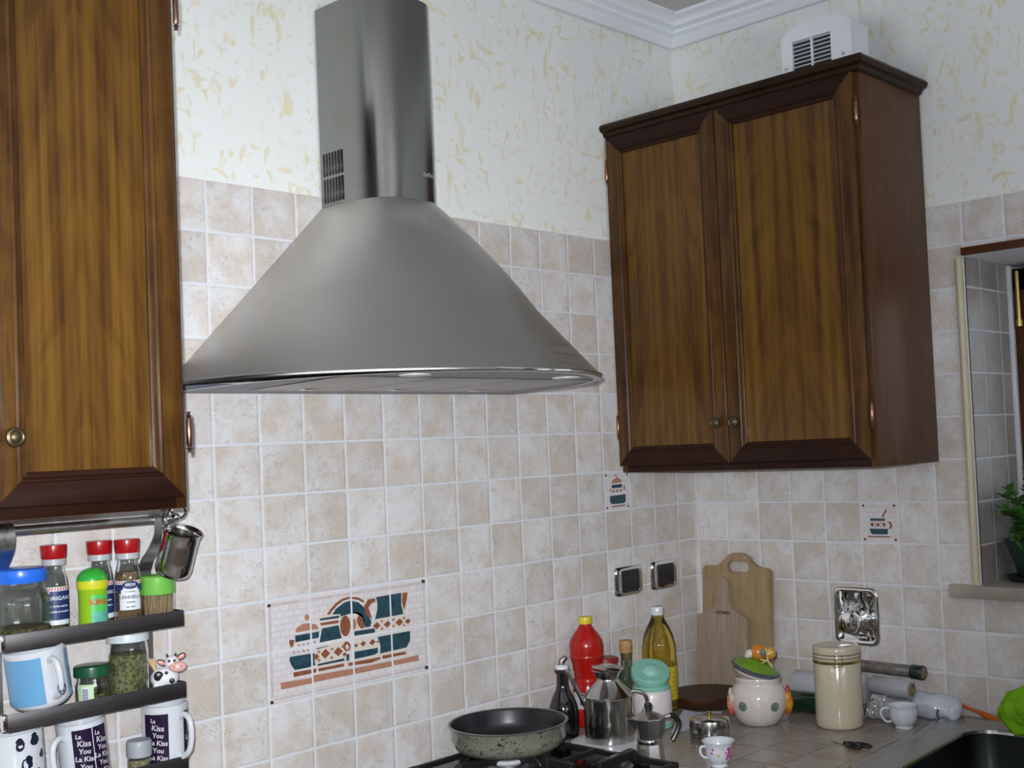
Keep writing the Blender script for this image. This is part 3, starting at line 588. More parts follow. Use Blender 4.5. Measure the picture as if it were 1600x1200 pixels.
R0 = (-0.585, -0.05, -1.29, -0.752); R1 = (-0.535, -0.11, -1.23, -0.838)
sweep_rings(b, [rrect(*R0, 0.035, 0.0), rrect(*R0, 0.035, 0.004), rrect(R0[0]+0.003, R0[1]-0.003, R0[2]+0.003, R0[3]-0.003, 0.032, 0.0085), rrect(R0[0]+0.010, R0[1]-0.010, R0[2]+0.010, R0[3]-0.010, 0.03, 0.0100),
    rrect(R0[0]+0.018, R0[1]-0.018, R0[2]+0.018, R0[3]-0.018, 0.03, 0.0045), rrect(R0[0]+0.024, R0[1]-0.024, R0[2]+0.024, R0[3]-0.024, 0.03, 0.0022), rrect(R1[0]-0.008, R1[1]+0.008, R1[2]-0.008, R1[3]+0.008, 0.07, 0.002), rrect(R1[0]-0.002, R1[1]+0.002, R1[2]-0.002, R1[3]+0.002, 0.065, -0.001), rrect(*R1, 0.06, -0.008)])
obj('sink_rim', b, steel_mat('sink_rim_steel', (0.40, 0.40, 0.39), 0.25), sink, 50)
b = NB(); q = R1
sweep_rings(b, [rrect(*q, 0.06, -0.008), rrect(q[0]+0.004, q[1]-0.004, q[2]+0.004, q[3]-0.004, 0.06, -0.13), rrect(q[0]+0.012, q[1]-0.012, q[2]+0.012, q[3]-0.012, 0.06, -0.155), rrect(q[0]+0.04, q[1]-0.04, q[2]+0.04, q[3]-0.04, 0.05, -0.165)], cap1=True)
obj('bowl', b, steel_mat('bowl_steel_darkened', (0.12, 0.13, 0.13), 0.28), sink, 50)  # sink steel with the bowl's dark reflection put into the colour
b = NB(); lathe([(0.0, -0.1615), (0.028, -0.1615), (0.032, -0.1635), (0.032, -0.165)], 24, bm=b); obj('drain', b, M_CHROME, sink, 40, (-0.32, -1.02, 0))

hob = thing('gas_hob', 'black gas hob with iron pan grates, set in the worktop below the hood', 'hob', (-1.12, -0.29, ZT))
b = NB(); box(b, -0.36, 0.36, -0.23, 0.25, 0, 0.006, 0.003); obj('hob_plate', b, mat('black_glass', (0.01, 0.01, 0.011), 0.12), hob)
def burner(x, y, r):
    b = NB(); lathe([(r*1.5, 0.006), (r*1.5, 0.009), (r*1.1, 0.011), (r*1.1, 0.020), (r, 0.021)], 32, bm=b); u = obj('burner', b, M_ALU, hob, 40, (x, y, 0))
    b = NB(); lathe([(r*0.95, 0.0212), (r, 0.024), (r*0.9, 0.028), (0, 0.029)], 32, bm=b, cap0=True); obj('burner_cap', b, M_WPLAST if r > 0.035 else M_IRON, u, 40)
for x, y, r in ((0.165, 0.10, 0.04), (-0.165, 0.10, 0.032), (0.165, -0.12, 0.028), (-0.165, -0.12, 0.04)): burner(x, y, r)
def grate(x0, x1):
    b = NB(); z = 0.0405
    def bar(a, c, z0=z, z1=z, h=0.012, w_=0.0055):
        A = Vector((a[0], a[1], 0)); Bv = Vector((c[0], c[1], 0)); d = (Bv-A).normalized(); n = Vector((-d.y, d.x, 0))*w_
        q = [A+n+Vector((0, 0, z0)), A-n+Vector((0, 0, z0)), A-n+Vector((0, 0, z0-h)), A+n+Vector((0, 0, z0-h))]
        r = [Bv+n+Vector((0, 0, z1)), Bv-n+Vector((0, 0, z1)), Bv-n+Vector((0, 0, z1-h)), Bv+n+Vector((0, 0, z1-h))]
        bb = NB(); sweep_rings(bb, [q, r], cap0=True, cap1=True); bmesh.ops.bevel(bb, geom=list(bb.edges), offset=0.0015, segments=1, affect='EDGES'); join(b, bb)
    y0, y1 = -0.215, 0.225; lo = z-0.016
    bar((x0, y0), (x1, y0), lo, lo); bar((x0, y1), (x1, y1), lo, lo); bar((x0, y0), (x0, y1), lo, lo); bar((x1, y0), (x1, y1), lo, lo); bar((x0, 0.0), (x1, 0.0), lo, lo)
    xm = (x0+x1)/2
    for ym in (0.10, -0.12):
        for dx, dy in ((1, 0), (-1, 0), (0, 1), (0, -1)):
            ex = x1 if dx > 0 else x0 if dx < 0 else xm
            ey = (y1 if ym > 0 else 0.0) if dy > 0 else ((0.0 if ym > 0 else y0) if dy < 0 else ym)
            if dy == 0: ex, ey = ex, ym
            k = 0.034
            bar((ex, ey), (ex-dx*0.02, ey-dy*0.02), lo+0.004, z+0.004, 0.026, 0.0095); bar((ex-dx*0.018, ey-dy*0.018), (xm+dx*k, ym+dy*k), z+0.004, z-0.001, 0.018, 0.0075)
    for x in (x0, x1):
        for y in (y0, y1): box(b, x-0.008, x+0.008, y-0.008, y+0.008, 0.0062, lo, 0.002)
    obj('pan_grate', b, M_IRON, hob, 30)
grate(-0.335, -0.008); grate(0.008, 0.335)
for k in range(4):
    b = NB(); lathe([(0.02, 0.006), (0.02, 0.012), (0.016, 0.026), (0, 0.027)], 20, bm=b); obj('control_knob', b, M_BLACK, hob, 40, (0.12+k*0.05-0.2, -0.225+0.0, 0))

# ------------------------------------------------------------------ heater on the corner cabinet
def heater():
    t = thing('fan_heater', 'pale grey fan heater with a louvred front, on top of the corner cabinet', 'heater', (-0.15, -0.615, 2.4475), (0, 0, 0))
    W, H, D = 0.094, 0.112, 0.082
    def outline(k=1.0, dz=0.0):
        pts = [(-W*k, 0.0+dz), (W*k, 0.0+dz), (W*k, H-0.004)]
        for i in range(11):
            u = 1-2*(i+0.5)/11; pts.append((u*W*k*0.97, H+0.026*(1-u*u)*k))
        pts.append((-W*k, H-0.004)); return pts
    fn = lambda u, v, q: Vector((-0.05-0.05+q, -u, v))
    b = NB(); n = 12
    prism(b, outline(), fn, 0.004, D, bev=0.004); body = obj('body', b, M_WPLAST, t, 40)
    # front plate with the grille opening
    gx0, gx1, gz0, gz1 = -0.064, 0.040, 0.014, 0.094
    b = NB(); ol = outline()
    for q in (((-W, 0), (gx0, 0), (gx0, gz1), (-W, gz1)), ((gx1, 0), (W, 0), (W, gz1), (gx1, gz1)), ((gx0, 0), (gx1, 0), (gx1, gz0), (gx0, gz0)),):
        prism(b, list(q), fn, -0.004, 0.0055)
    top = [(W, gz1), (W, H-0.004)] + ol[3:-1] + [(-W, H-0.004), (-W, gz1)]
    prism(b, top, fn, -0.004, 0.0055); obj('front_plate', b, M_WPLAST, t, 20)
    b = NB(); prism(b, [(gx0, gz0), (gx1, gz0), (gx1, gz1), (gx0, gz1)], fn, 0.0030, 0.0056); obj('grille_backing', b, M_DARK, t, 0)
    g_ = None
    for k in range(8):
        z = gz0+0.0065+k*0.0098
        b = NB(); prism(b, [(gx0, z), (gx1, z), (gx1, z+0.0030), (gx0, z+0.0030)], fn, -0.0030, 0.002, bev=0.0005); obj('louvre', b, mat('louvre_grey', (0.50, 0.53, 0.55), 0.4) if k == 0 else bpy.data.materials['louvre_grey'], t)
    b = NB(); box(b, -0.1045, -0.0965, 0.009, 0.014, gz0, gz1, 0.001); obj('grille_bar', b, M_WPLAST, t)
    for u in (-0.084, 0.072):
        b = NB(); lathe([(0.0, 0.0), (0.0042, 0.0), (0.0042, 0.0015), (0.0, 0.0018)], 16, bm=b); o = obj('screw', b, M_STEEL, t, 40, fn(u, 0.032, -0.004)); o.rotation_euler = (0, -PI/2, 0)
heater()

# ------------------------------------------------------------------ sockets and the chrome plate
for (y, lab) in ((-0.3065, 'chrome framed wall switch plate, the one nearer the hood'), (-0.1545, 'chrome framed wall switch plate, the one nearer the corner')):
    t = thing('switch_plate', lab, 'switch', (y, -0.0002, 1.2305))
    def sup(a, c, n, d, N=40): return [(a*math.copysign(abs(math.cos(q))**(2/n), math.cos(q)), -d, c*math.copysign(abs(math.sin(q))**(2/n), math.sin(q))) for q in [2*PI*i/N+0.01 for i in range(N)]]
    b = NB(); sweep_rings(b, [sup(0.057, 0.040, 7, 0.0), sup(0.057, 0.040, 7, 0.003), sup(0.055, 0.038, 6, 0.008), sup(0.047, 0.033, 7, 0.0115), sup(0.037, 0.0295, 14, 0.012), sup(0.036, 0.0285, 14, 0.010)], cap1=True)
    obj('frame', b, M_CHROME, t, 60)
    b = NB()
    for k in range(3): box(b, -0.0345+k*0.023, -0.0118+k*0.023, -0.013, -0.009, -0.0275, 0.0275, 0.001)
    obj('rocker', b, M_DARK, t, 30)
    for k in range(2) if y < -0.2 else ():
        b = NB(); box(b, -0.004+k*0.02, 0.004+k*0.02-0.004, -0.0138, -0.012, 0.002, 0.005); obj('indicator', b, mat('indicator_blue', (0.06, 0.09, 0.25), 0.3), t)
t = thing('tap_plate', 'chrome wall plate with a round valve knob behind the cream canister', 'valve', (-0.0002, -0.503, 1.127))
b = NB(); rr = lambda k, d, r=0.022: [Vector((-d, p[0], p[1])) for p in [(x, y) for x, y, z in rrect(-0.064*k, 0.064*k, -0.074*k, 0.074*k, r*k, 0)]]
sweep_rings(b, [rr(1, 0.0), rr(1, 0.003), rr(0.96, 0.006), rr(0.86, 0.006), rr(0.80, 0.002), rr(0.5, 0.001)], cap1=True); obj('plate', b, M_CHROME, t, 50)
b = NB(); lathe([(0.040, 0), (0.038, 0.006), (0.028, 0.010), (0.024, 0.022), (0.030, 0.026), (0.031, 0.034), (0.026, 0.042), (0.012, 0.046), (0, 0.0465)], 32, bm=b)
o = obj('valve_knob', b, M_CHROME, t, 40, (-0.0015, 0.004, -0.012)); o.rotation_euler = (0, -PI/2, 0)
b = NB(); tube(b, smoothpts([(-0.008, 0.040, 0.062), (-0.016, 0.034, 0.035), (-0.020, 0.020, -0.005), (-0.018, 0.0, -0.045), (-0.012, -0.03, -0.052)], 6), 0.0035, 8); obj('bracket_rod', b, M_CHROME, t)
b = NB(); box(b, -0.02, -0.004, -0.016, -0.006, 0.036, 0.062, 0.002); tube(b, [(-0.012, -0.011, 0.04), (-0.034, -0.008, 0.0)], 0.004, 8); obj('lever', b, M_CHROME, t)

# ------------------------------------------------------------------ rack with its rail
YR = -0.060
rack = thing('spice_rack', 'hanging dark steel spice rack of three narrow shelves below the left cabinet', 'rack', (0, 0, 0))
b = NB(); tube(b, [(-2.22, YR, 1.4945), (-1.645, YR, 1.4945)], 0.0078, 16); tube(b, [(-1.652, YR, 1.4945), (-1.640, YR, 1.4945)], 0.0105, 16); obj('rail', b, M_STEEL2, rack)
for bx in (-1.668, -1.934):
    b = NB(); cs = smoothpts([(-0.047, 1.497), (-0.053, 1.5045), (-0.063, 1.5050), (-0.0705, 1.497), (-0.0715, 1.480), (-0.066, 1.463), (-0.045, 1.440), (-0.022, 1.423), (-0.010, 1.405), (-0.0062, 1.38), (-0.0060, 1.20), (-0.0060, 1.00)], 4)
    tk = 0.0016
    rings = []
    for i, p in enumerate(cs):
        d = (Vector(cs[min(i+1, len(cs)-1)])-Vector(cs[max(i-1, 0)])).normalized(); nrm = Vector((-d[1], d[0]))*tk
        rings.append([(bx-0.0125, p[0]+nrm[0], p[1]+nrm[1]), (bx+0.0125, p[0]+nrm[0], p[1]+nrm[1]), (bx+0.0125, p[0]-nrm[0], p[1]-nrm[1]), (bx-0.0125, p[0]-nrm[0], p[1]-nrm[1])])
    sweep_rings(b, rings, cap0=True, cap1=True); obj('bracket', b, M_STEEL2, rack, 35)
SH = (1.3105, 1.1855, 1.0565)
for z in SH:
    b = NB(); X0, X1 = -1.953, -1.646
    box(b, X0, X1, -0.100, -0.0082, z-0.003, z, 0.0004); box(b, X0, X1, -0.1015, -0.0995, z-0.004, z+0.0235, 0.0005)
    box(b, X1-0.0015, X1, -0.100, -0.0082, z-0.003, z+0.0235, 0.0004); box(b, X0, X0+0.0015, -0.100, -0.0082, z-0.003, z+0.0235, 0.0004)
    s_ = obj('shelf', b, M_RACK, rack, 30)
    b = NB(); box(b, X0-0.007, X0-0.0005, -0.1010, -0.088, z-0.003, z+0.023, 0.002); obj('end_clip', b, M_CHROME, s_, 30)
# wall bracket with a hook at the end of the rail
t = thing('rail_hook', 'chrome rail end bracket with a hook, right under the corner of the left cabinet', 'hook', (-1.645, YR, 1.4945))
b = NB(); tube(b, smoothpts([(0.004, 0.056, 0.018), (0.016, 0.02, 0.0205), (0.026, 0.0, 0.018), (0.028, -0.008, 0.008), (0.016, -0.014, 0.0), (0.0, -0.012, 0.0)], 5), 0.003, 8, flat=1.0); obj('loop', b, M_CHROME, t)
b = NB(); ball(b, (0.002, -0.004, 0.014), 0.0075); ball(b, (0.004, -0.014, 0.002), 0.0085); obj('finial', b, M_CHROME, t)
# steel cup hung on it
def axis_rot(ax):
    z = Vector(ax).normalized(); return z.to_track_quat('Z', 'Y').to_matrix().to_4x4()
t = thing('steel_cup', 'small polished steel coffee jug hanging tilted from the rail end', 'cup', (0, 0, 0))
t.matrix_world = Matrix.Translation((-1.668, -0.104, 1.398)) @ axis_rot((0.07, -0.36, 0.93)) @ Matrix.Diagonal((0.93, 0.93, 1.12, 1))
b = NB(); lathe([(0, 0), (0.024, 0), (0.0305, 0.003), (0.0335, 0.010), (0.0335, 0.03), (0.0330, 0.052), (0.0340, 0.066), (0.0368, 0.0735), (0.0375, 0.0745), (0.0358, 0.0735), (0.033, 0.066), (0.032, 0.052), (0.0325, 0.03), (0.0325, 0.011), (0.030, 0.005), (0, 0.0015)], 48, bm=b); obj('body', b, M_STEEL, t, 50)
b = NB(); tube(b, smoothpts([(0.0, 0.034, 0.06), (-0.004, 0.05, 0.075), (-0.006, 0.055, 0.09), (0.0, 0.05, 0.1)], 5), 0.0028, 8, flat=1.6); obj('handle', b, M_STEEL, t)

CA = math.radians(-116)      # side of a round thing that faces into the room, for things on the rack
# glass jars ------------------------------------------------------
def shell(prof, th=0.0018):
    """closed glass wall from an outer profile (bottom to top)"""
    inn = [(max(r-th, 0), z) for r, z in prof[1:]]
    inn = [(r, z) for r, z in inn]; inn[0] = (inn[0][0], prof[0][1]+th*1.6)
    return [(0, prof[0][1])] + prof + inn[::-1] + [(0, prof[0][1]+th*1.6)]
def fill(prof, zt_, th=0.0026):
    out = [(0, prof[0][1]+0.004)]
    for (r, z), (r2, z2) in zip(prof, prof[1:]):
        if z < zt_: out.append((max(r-th, 0.001), max(z, prof[0][1]+0.004)))
        if z < zt_ <= z2: out.append((r+(r2-r)*(zt_-z)/(z2-z)-th, zt_))
    out.append((0, zt_+0.002)); return out
def herb(name, c, c2, sc=260):
    m, t, p = nt(name); g = G(t); pos = g.n('ShaderNodeTexCoord').outputs['Object']
    v = g.n('ShaderNodeTexVoronoi', {'Vector': pos, 'Scale': sc}); f = g.m('ADD', g.m('MULTIPLY', g.noise(pos, sc*0.7, 3), 0.6), g.m('MULTIPLY', g.n('ShaderNodeSeparateColor', {0: v.outputs['Color']}).outputs[0], 0.4))
    t.links.new(g.mix(g.map(f, 0.35, 0.65), (*c, 1), (*c2, 1)), p.inputs['Base Color']); p.inputs['Roughness'].default_value = 0.8
    b = g.n('ShaderNodeBump', {'Strength': 0.8, 'Distance': 0.002, 'Height': f}); t.links.new(b.outputs[0], p.inputs['Normal']); return m
M_HERB = herb('dried_green_herbs', (0.09, 0.085, 0.03), (0.30, 0.29, 0.13)); M_HERB2 = herb('dried_brown_herbs', (0.07, 0.055, 0.025), (0.22, 0.18, 0.08))
M_CINN = herb('cinnamon_powder', (0.20, 0.115, 0.05), (0.27, 0.16, 0.075), 500); M_SEEDS = herb('pale_seeds', (0.25, 0.21, 0.10), (0.5, 0.46, 0.28))
M_RED = mat('red_cap', (0.33, 0.006, 0.008), 0.25); M_NAVY = mat('navy_label', (0.015, 0.03, 0.12), 0.4); M_PAPERW = mat('label_white', (0.66, 0.68, 0.74), 0.5); M_STRIPE = mat('label_red', (0.45, 0.05, 0.03), 0.4)
M_INK = mat('ink_dark_blue', (0.02, 0.03, 0.10), 0.5); M_WINK = mat('ink_white', (0.75, 0.75, 0.78), 0.5)
def glass_jar(name, label, loc, prof, content=None, level=0, group=None):
    t = thing(name, label, 'jar', loc, group=group)
    obj('glass', lathe(shell(prof), 40, False, False), M_GLASS, t, 50)
    if content: obj('contents', lathe(fill(prof, level), 32, False, False), content, t, 50)
    return t
zs = SH[0]
# big jar with the blue lid
pr_ = [(0.030, 0), (0.038, 0.004), (0.0440, 0.018), (0.0450, 0.04), (0.0450, 0.065), (0.042, 0.082), (0.036, 0.090), (0.035, 0.100)]
t = glass_jar('storage_jar', 'large round glass jar with a bright blue lid, on the top rack shelf', (-1.907, -0.0540, zs), pr_, M_HERB2, 0.028)
b = NB(); lathe([(0.0, 0.123), (0.033, 0.1235), (0.0385, 0.121), (0.0395, 0.116), (0.0395, 0.103), (0.038, 0.100), (0.0362, 0.100)], 48, bm=b, cap1=True); obj('lid', b, mat('blue_lid', (0.02, 0.14, 0.68), 0.3), t, 40)
# spice bottles with red caps
SB = [(0.018, 0), (0.0215, 0.002), (0.0220, 0.006), (0.0220, 0.086), (0.021, 0.096), (0.0175, 0.110), (0.0165, 0.116), (0.0165, 0.124)]
def spice(label, loc, content, lev, kind, turn):
    t = thing('spice_bottle', label, 'spice bottle', loc, group='spice bottles with red caps on the top shelf')
    obj('glass', lathe(shell(SB, 0.0014), 40, False, False), M_GLASS, t, 50)
    obj('contents', lathe(fill(SB, lev, 0.002), 32, False, False), content, t, 50)
    b = NB(); lathe([(0.0175, 0.120), (0.0195, 0.121), (0.0195, 0.131), (0.0175, 0.1315)], 40, bm=b); obj('collar', b, mat('collar_grey', (0.55, 0.57, 0.6), 0.3, trans=0.3), t)
    b = NB(); lathe([(0.0, 0.131), (0.0193, 0.131), (0.0205, 0.134), (0.0215, 0.152), (0.0210, 0.1545), (0.0, 0.1545)], 40, bm=b, cap0=True); obj('cap', b, M_RED, t)
    a0 = CA+turn; R_ = 0.0222
    if kind == 'navy':
        b = NB(); patch(-0.030, 0.030, 0.030, 0.078, 24, 0, b, 0); patch(-0.030, 0.030, 0.078, 0.085, 24, 0.0, b, 1)
        for k in range(13): poly(b, [(-0.030+k*0.0046, 0.079), (-0.0275+k*0.0046, 0.079), (-0.0255+k*0.0046, 0.084), (-0.028+k*0.0046, 0.084)], 0.0001, 2)
        patch(-0.030, 0.030, 0.022, 0.030, 24, 0, b, 1)
        for y, s_, tx in ((0.066, 0.009, 'ORIGANO'), (0.053, 0.005, 'foglie secche'), (0.044, 0.0045, 'erbe aromatiche')):
            q = text_bm(tx, s_, 0.0001); bmesh.ops.translate(q, vec=(0.0, y, 0.0003), verts=q.verts); join(b, q, 1)
        wrap(b, R_, a0, 0); obj('printed_label', b, [M_NAVY, M_PAPERW, M_STRIPE], t, 0)
    else:
        b = NB(); patch(-0.031, 0.031, 0.066, 0.078, 24, 0, b, 0); patch(-0.031, 0.031, 0.078, 0.084, 24, 0.0001, b, 1)
        for k in range(13): poly(b, [(-0.031+k*0.0048, 0.079), (-0.0285+k*0.0048, 0.079), (-0.0265+k*0.0048, 0.083), (-0.029+k*0.0048, 0.083)], 0.0002, 2)
        patch(-0.019, 0.019, 0.034, 0.062, 16, 0.0001, b, 1); patch(-0.016, 0.016, 0.062, 0.069, 14, 0.00015, b, 1); patch(-0.012, 0.012, 0.069, 0.074, 12, 0.0002, b, 1)
        e = NB()
        for i in range(14):
            u0 = -0.0135+0.027*i/14; u1 = -0.0135+0.027*(i+1)/14; h = lambda u: 0.0072*math.sqrt(max(0, 1-(u/0.0136)**2))
            e.faces.new([e.verts.new((u, v, 0.0003)) for u, v in ((u0, 0.077-h(u0)-1e-5), (u1, 0.077-h(u1)-1e-5), (u1, 0.077+h(u1)), (u0, 0.077+h(u0)))])
        join(b, e, 3)
        for y, s_, tx, mi in ((0.077, 0.0062, 'SPEZIE', 1), (0.056, 0.0080, 'CANNELLA', 3), (0.0655, 0.0038, 'in polvere', 3), (0.0475, 0.0042, 'macinata', 3), (0.0395, 0.0042, 'per dolci', 3)):
            q = text_bm(tx, s_, 0.00012); bmesh.ops.translate(q, vec=(0, y, 0.0005), verts=q.verts); join(b, q, mi)
        wrap(b, R_, a0, 0); obj('printed_label', b, [M_NAVY, M_PAPERW, M_STRIPE, M_INK], t, 0)
spice('red capped spice bottle with a navy label, between the blue lidded jar and green bottle', (-1.843, -0.033, zs), M_HERB2, 0.030, 'navy', 0.5)
spice('red capped spice bottle with a navy label, half hidden behind the green bottle', (-1.764, -0.034, zs), M_SEEDS, 0.02, 'navy', 0.35)
spice('red capped spice bottle of brown cinnamon powder with a white label', (-1.7275, -0.062, zs), M_CINN, 0.098, 'white', 0.15)
# green and yellow plastic bottle
t = thing('toothpick_bottle', 'lime green and yellow plastic bottle with a domed green cap, on the top shelf', 'bottle', (-1.797, -0.0735, zs))
b = NB(); lathe([(0, 0), (0.022, 0), (0.0235, 0.003), (0.0232, 0.02), (0.0225, 0.04), (0.0230, 0.072), (0.0238, 0.078), (0, 0.078)], 40, bm=b); obj('body', b, mat('lime_plastic', (0.32, 0.56, 0.02), 0.25, trans=0.25, ior=1.3), t)
b = NB(); lathe([(0.0, 0.078), (0.0245, 0.078), (0.0252, 0.082), (0.0250, 0.092), (0, 0.092)], 40, bm=b); obj('yellow_collar', b, mat('yellow_plastic', (0.55, 0.55, 0.02), 0.3), t)
b = NB(); lathe([(0.0248, 0.092)] + [(0.0248*math.cos(a), 0.092+0.021*math.sin(a)) for a in [i*PI/2/8 for i in range(1, 8)]] + [(0, 0.113)], 40, bm=b); obj('cap', b, mat('green_cap', (0.035, 0.36, 0.04), 0.25), t)
b = NB(); patch(0.002, 0.040, 0.010, 0.068, 16, 0, b, 0); patch(0.006, 0.036, 0.014, 0.040, 16, 0.0001, b, 2)
q = text_bm('KING', 0.0135, 0.0005); bmesh.ops.translate(q, vec=(0.018, 0.056, 0.0003), verts=q.verts); join(b, q, 1)
wrap(b, 0.0238, CA-0.25, 0); obj('printed_label', b, [mat('green_label', (0.07, 0.48, 0.10), 0.35), mat('red_ink', (0.5, 0.06, 0.02), 0.4), mat('teal_label', (0.10, 0.38, 0.30), 0.4, var=0.4, vscale=100)], t, 0)
# toothpick jar
t = thing('toothpick_jar', 'clear jar packed with wooden toothpicks under a light green lid', 'jar', (-1.6750, -0.066, zs))
TP = [(0.026, 0), (0.028, 0.002), (0.0285, 0.006), (0.0285, 0.058)]
obj('jar_body', lathe(shell(TP, 0.0012), 40, False, False), M_GLASS, t, 50)
b = NB(); lathe([(0.0, 0.087), (0.026, 0.087), (0.0295, 0.084), (0.0298, 0.056), (0.0290, 0.054), (0.0, 0.054)], 48, bm=b); obj('lid', b, mat('light_green_lid', (0.16, 0.45, 0.07), 0.35), t)
b = NB(); rnd = random.Random(3)
for k in range(150):
    a = rnd.uniform(0, 2*PI); r = 0.026*math.sqrt(rnd.uniform(0.2, 1)); a2 = a+rnd.uniform(-0.5, 0.5); r2 = 0.026*math.sqrt(rnd.uniform(0.3, 1))
    tube(b, [(r*math.cos(a), r*math.sin(a), 0.003), (r2*math.cos(a2), r2*math.sin(a2), 0.053)], 0.0009, 5)
o = obj('toothpicks', b, mat('toothpick_wood', (0.60, 0.42, 0.25), 0.7, var=0.35, vscale=150), t); o['kind'] = 'stuff'
# second shelf --------------------------------------------------------
zs = SH[1]
def mug(name, label, loc, r, h, body_m, handle_a, tilt=None, taper=0.0, group=None, handle_r=1.0):
    t = thing(name, label, 'mug', loc, group=group)
    if tilt: t.rotation_euler = tilt
    p = [(0, 0), (r*0.80-taper, 0), (r*0.86-taper, 0.0015), (r*0.97-taper*0.8, 0.008), (r-taper*0.7, 0.014), (r, h-0.004), (r+0.0004, h), (r-0.0015, h+0.0008), (r-0.0035, h-0.002), (r-0.0038-taper*0.6, 0.016), (r*0.8-taper, 0.007), (0, 0.006)]
    obj('cup', lathe(p, 64, False, False), body_m, t, 40)
    ca, sa = math.cos(handle_a), math.sin(handle_a); o_ = r-0.002
    hp = [(o_, h*0.80), (o_+0.012, h*0.86), (o_+0.026*handle_r, h*0.78), (o_+0.030*handle_r, h*0.55), (o_+0.024*handle_r, h*0.32), (o_+0.008, h*0.20), (o_-0.001, h*0.22)]
    b = NB(); tube(b, smoothpts([(q*ca, q*sa, z) for q, z in hp], 6), 0.0050, 12, flat=1.0, up=(-sa, ca, 0)); obj('handle', b, M_WHITE, t, 50)
    return t
M_LBLUE = mat('light_blue_print', (0.12, 0.31, 0.52), 0.3)
t = mug('coffee_mug', 'white mug with light blue panels standing tilted on the middle rack shelf', (-1.883, -0.066, zs+0.0245), 0.0465, 0.096, M_WHITE, CA+0.50, (0.03, -0.13, 0))
b = NB(); patch(-0.075, 0.010, 0.010, 0.086, 24, 0, b, 0); wrap(b, 0.0469, CA, 0); obj('blue_panel', b, M_LBLUE, t, 0)
b = NB(); patch(0.055, 0.09, 0.010, 0.086, 14, 0, b, 0); wrap(b, 0.0469, CA, 0); obj('blue_panel', b, M_LBLUE, t, 0)
b = NB(); e = NB(); R1_, R2_ = 0.011, 0.0095
for k in range(20):
    a, c = 2*PI*k/20, 2*PI*(k+1)/20; poly(e, [(R1_*0.62*math.cos(a), R1_*math.sin(a)), (R1_*0.62*math.cos(c), R1_*math.sin(c)), (R2_*0.55*math.cos(c), R2_*math.sin(c)), (R2_*0.55*math.cos(a), R2_*math.sin(a))])
for k in range(5):
    a = 2*PI*k/5+0.3; poly(e, [(0, 0), (0.004*math.cos(a-0.5), 0.006*math.sin(a-0.5)), (0.006*math.cos(a), 0.009*math.sin(a)), (0.004*math.cos(a+0.5), 0.006*math.sin(a+0.5))])
M_ = Matrix.Translation((math.cos(CA+0.50)*0.0745, math.sin(CA+0.50)*0.0745, 0.036)) @ Matrix.Rotation(CA+0.50+PI/2, 4, 'Z') @ Matrix.Rotation(PI/2, 4, 'X')
join(b, e, 0, M_); obj('badge', b, M_INK, t, 0)
t = glass_jar('spice_jar', 'small glass jar with a dark green lid, right of the tilted mug', (-1.795, -0.058, zs), [(0.024, 0), (0.0265, 0.003), (0.027, 0.01), (0.027, 0.038), (0.024, 0.048), (0.0235, 0.058)], M_HERB2, 0.026)
b = NB(); lathe([(0, 0.073), (0.026, 0.073), (0.0285, 0.0715), (0.029, 0.068), (0.029, 0.0555), (0.0245, 0.0555)], 40, bm=b); obj('lid', b, mat('dark_green_lid', (0.008, 0.075, 0.03), 0.3), t)
b = NB(); patch(-0.032, -0.004, 0.004, 0.044, 12, 0, b, 0); patch(-0.024, -0.011, 0.012, 0.040, 8, 0.0001, b, 1)
for k in range(8): patch(-0.023, -0.0125, 0.014+k*0.0030, 0.0155+k*0.0030, 4, 0.0002, b, 2)
wrap(b, 0.0273, CA+0.25, 0); obj('printed_label', b, [mat('pale_green_label', (0.45, 0.62, 0.36), 0.5), M_PAPERW, M_INK], t, 0)
t = glass_jar('spice_jar', 'tall glass jar full of dried green herbs with a white lid', (-1.730, -0.058, zs), [(0.030, 0), (0.0335, 0.003), (0.034, 0.012), (0.034, 0.088), (0.0325, 0.098), (0.0305, 0.104)], M_HERB, 0.082)
b = NB(); lathe([(0, 0.119), (0.031, 0.119), (0.0345, 0.117), (0.0352, 0.112), (0.0352, 0.104), (0.031, 0.103)], 40, bm=b); obj('lid', b, mat('white_lid', (0.55, 0.60, 0.64), 0.3), t)
# cow figurine
t = thing('cow_figurine', 'small white and black cow figurine with a pink muzzle and toothpicks on its back', 'figurine', (-1.668, -0.068, zs), (0, 0, math.radians(-28)))
M_COW = mat('figurine_white', (0.72, 0.72, 0.74), 0.25); M_CB = mat('figurine_black', (0.012, 0.014, 0.016), 0.3); M_PINK = mat('figurine_pink', (0.70, 0.30, 0.27), 0.35)
def spot(bm, c, r, n=10, seed=0, nrm=(0, -1, 0)):
    rr_ = random.Random(seed); q = Vector(nrm).normalized().to_track_quat('Z', 'Y').to_matrix()
    f = bm.faces.new([bm.verts.new(Vector(c)+q @ Vector((r*rr_.uniform(0.7, 1.15)*math.cos(2*PI*k/n), r*rr_.uniform(0.7, 1.15)*math.sin(2*PI*k/n), 0))) for k in range(n)])
b = NB(); ball(b, (0, 0, 0.030), 0.0215, sx=1.12, sy=0.80, sz=0.90, seg=24); ball(b, (0, 0, 0.022), 0.019, sx=1.05, sy=0.8, sz=0.9)
for lx, ly in ((-0.0145, -0.009), (0.0145, -0.009), (-0.0145, 0.009), (0.0145, 0.009)): tube(b, [(lx, ly, 0.0), (lx, ly, 0.006), (lx*0.9, ly*0.8, 0.024)], [0.0062, 0.0058, 0.0066], 12)
tube(b, [(0.008, -0.002, 0.036), (0.014, -0.008, 0.052)], [0.010, 0.008], 12)
obj('body', b, M_COW, t, 60)
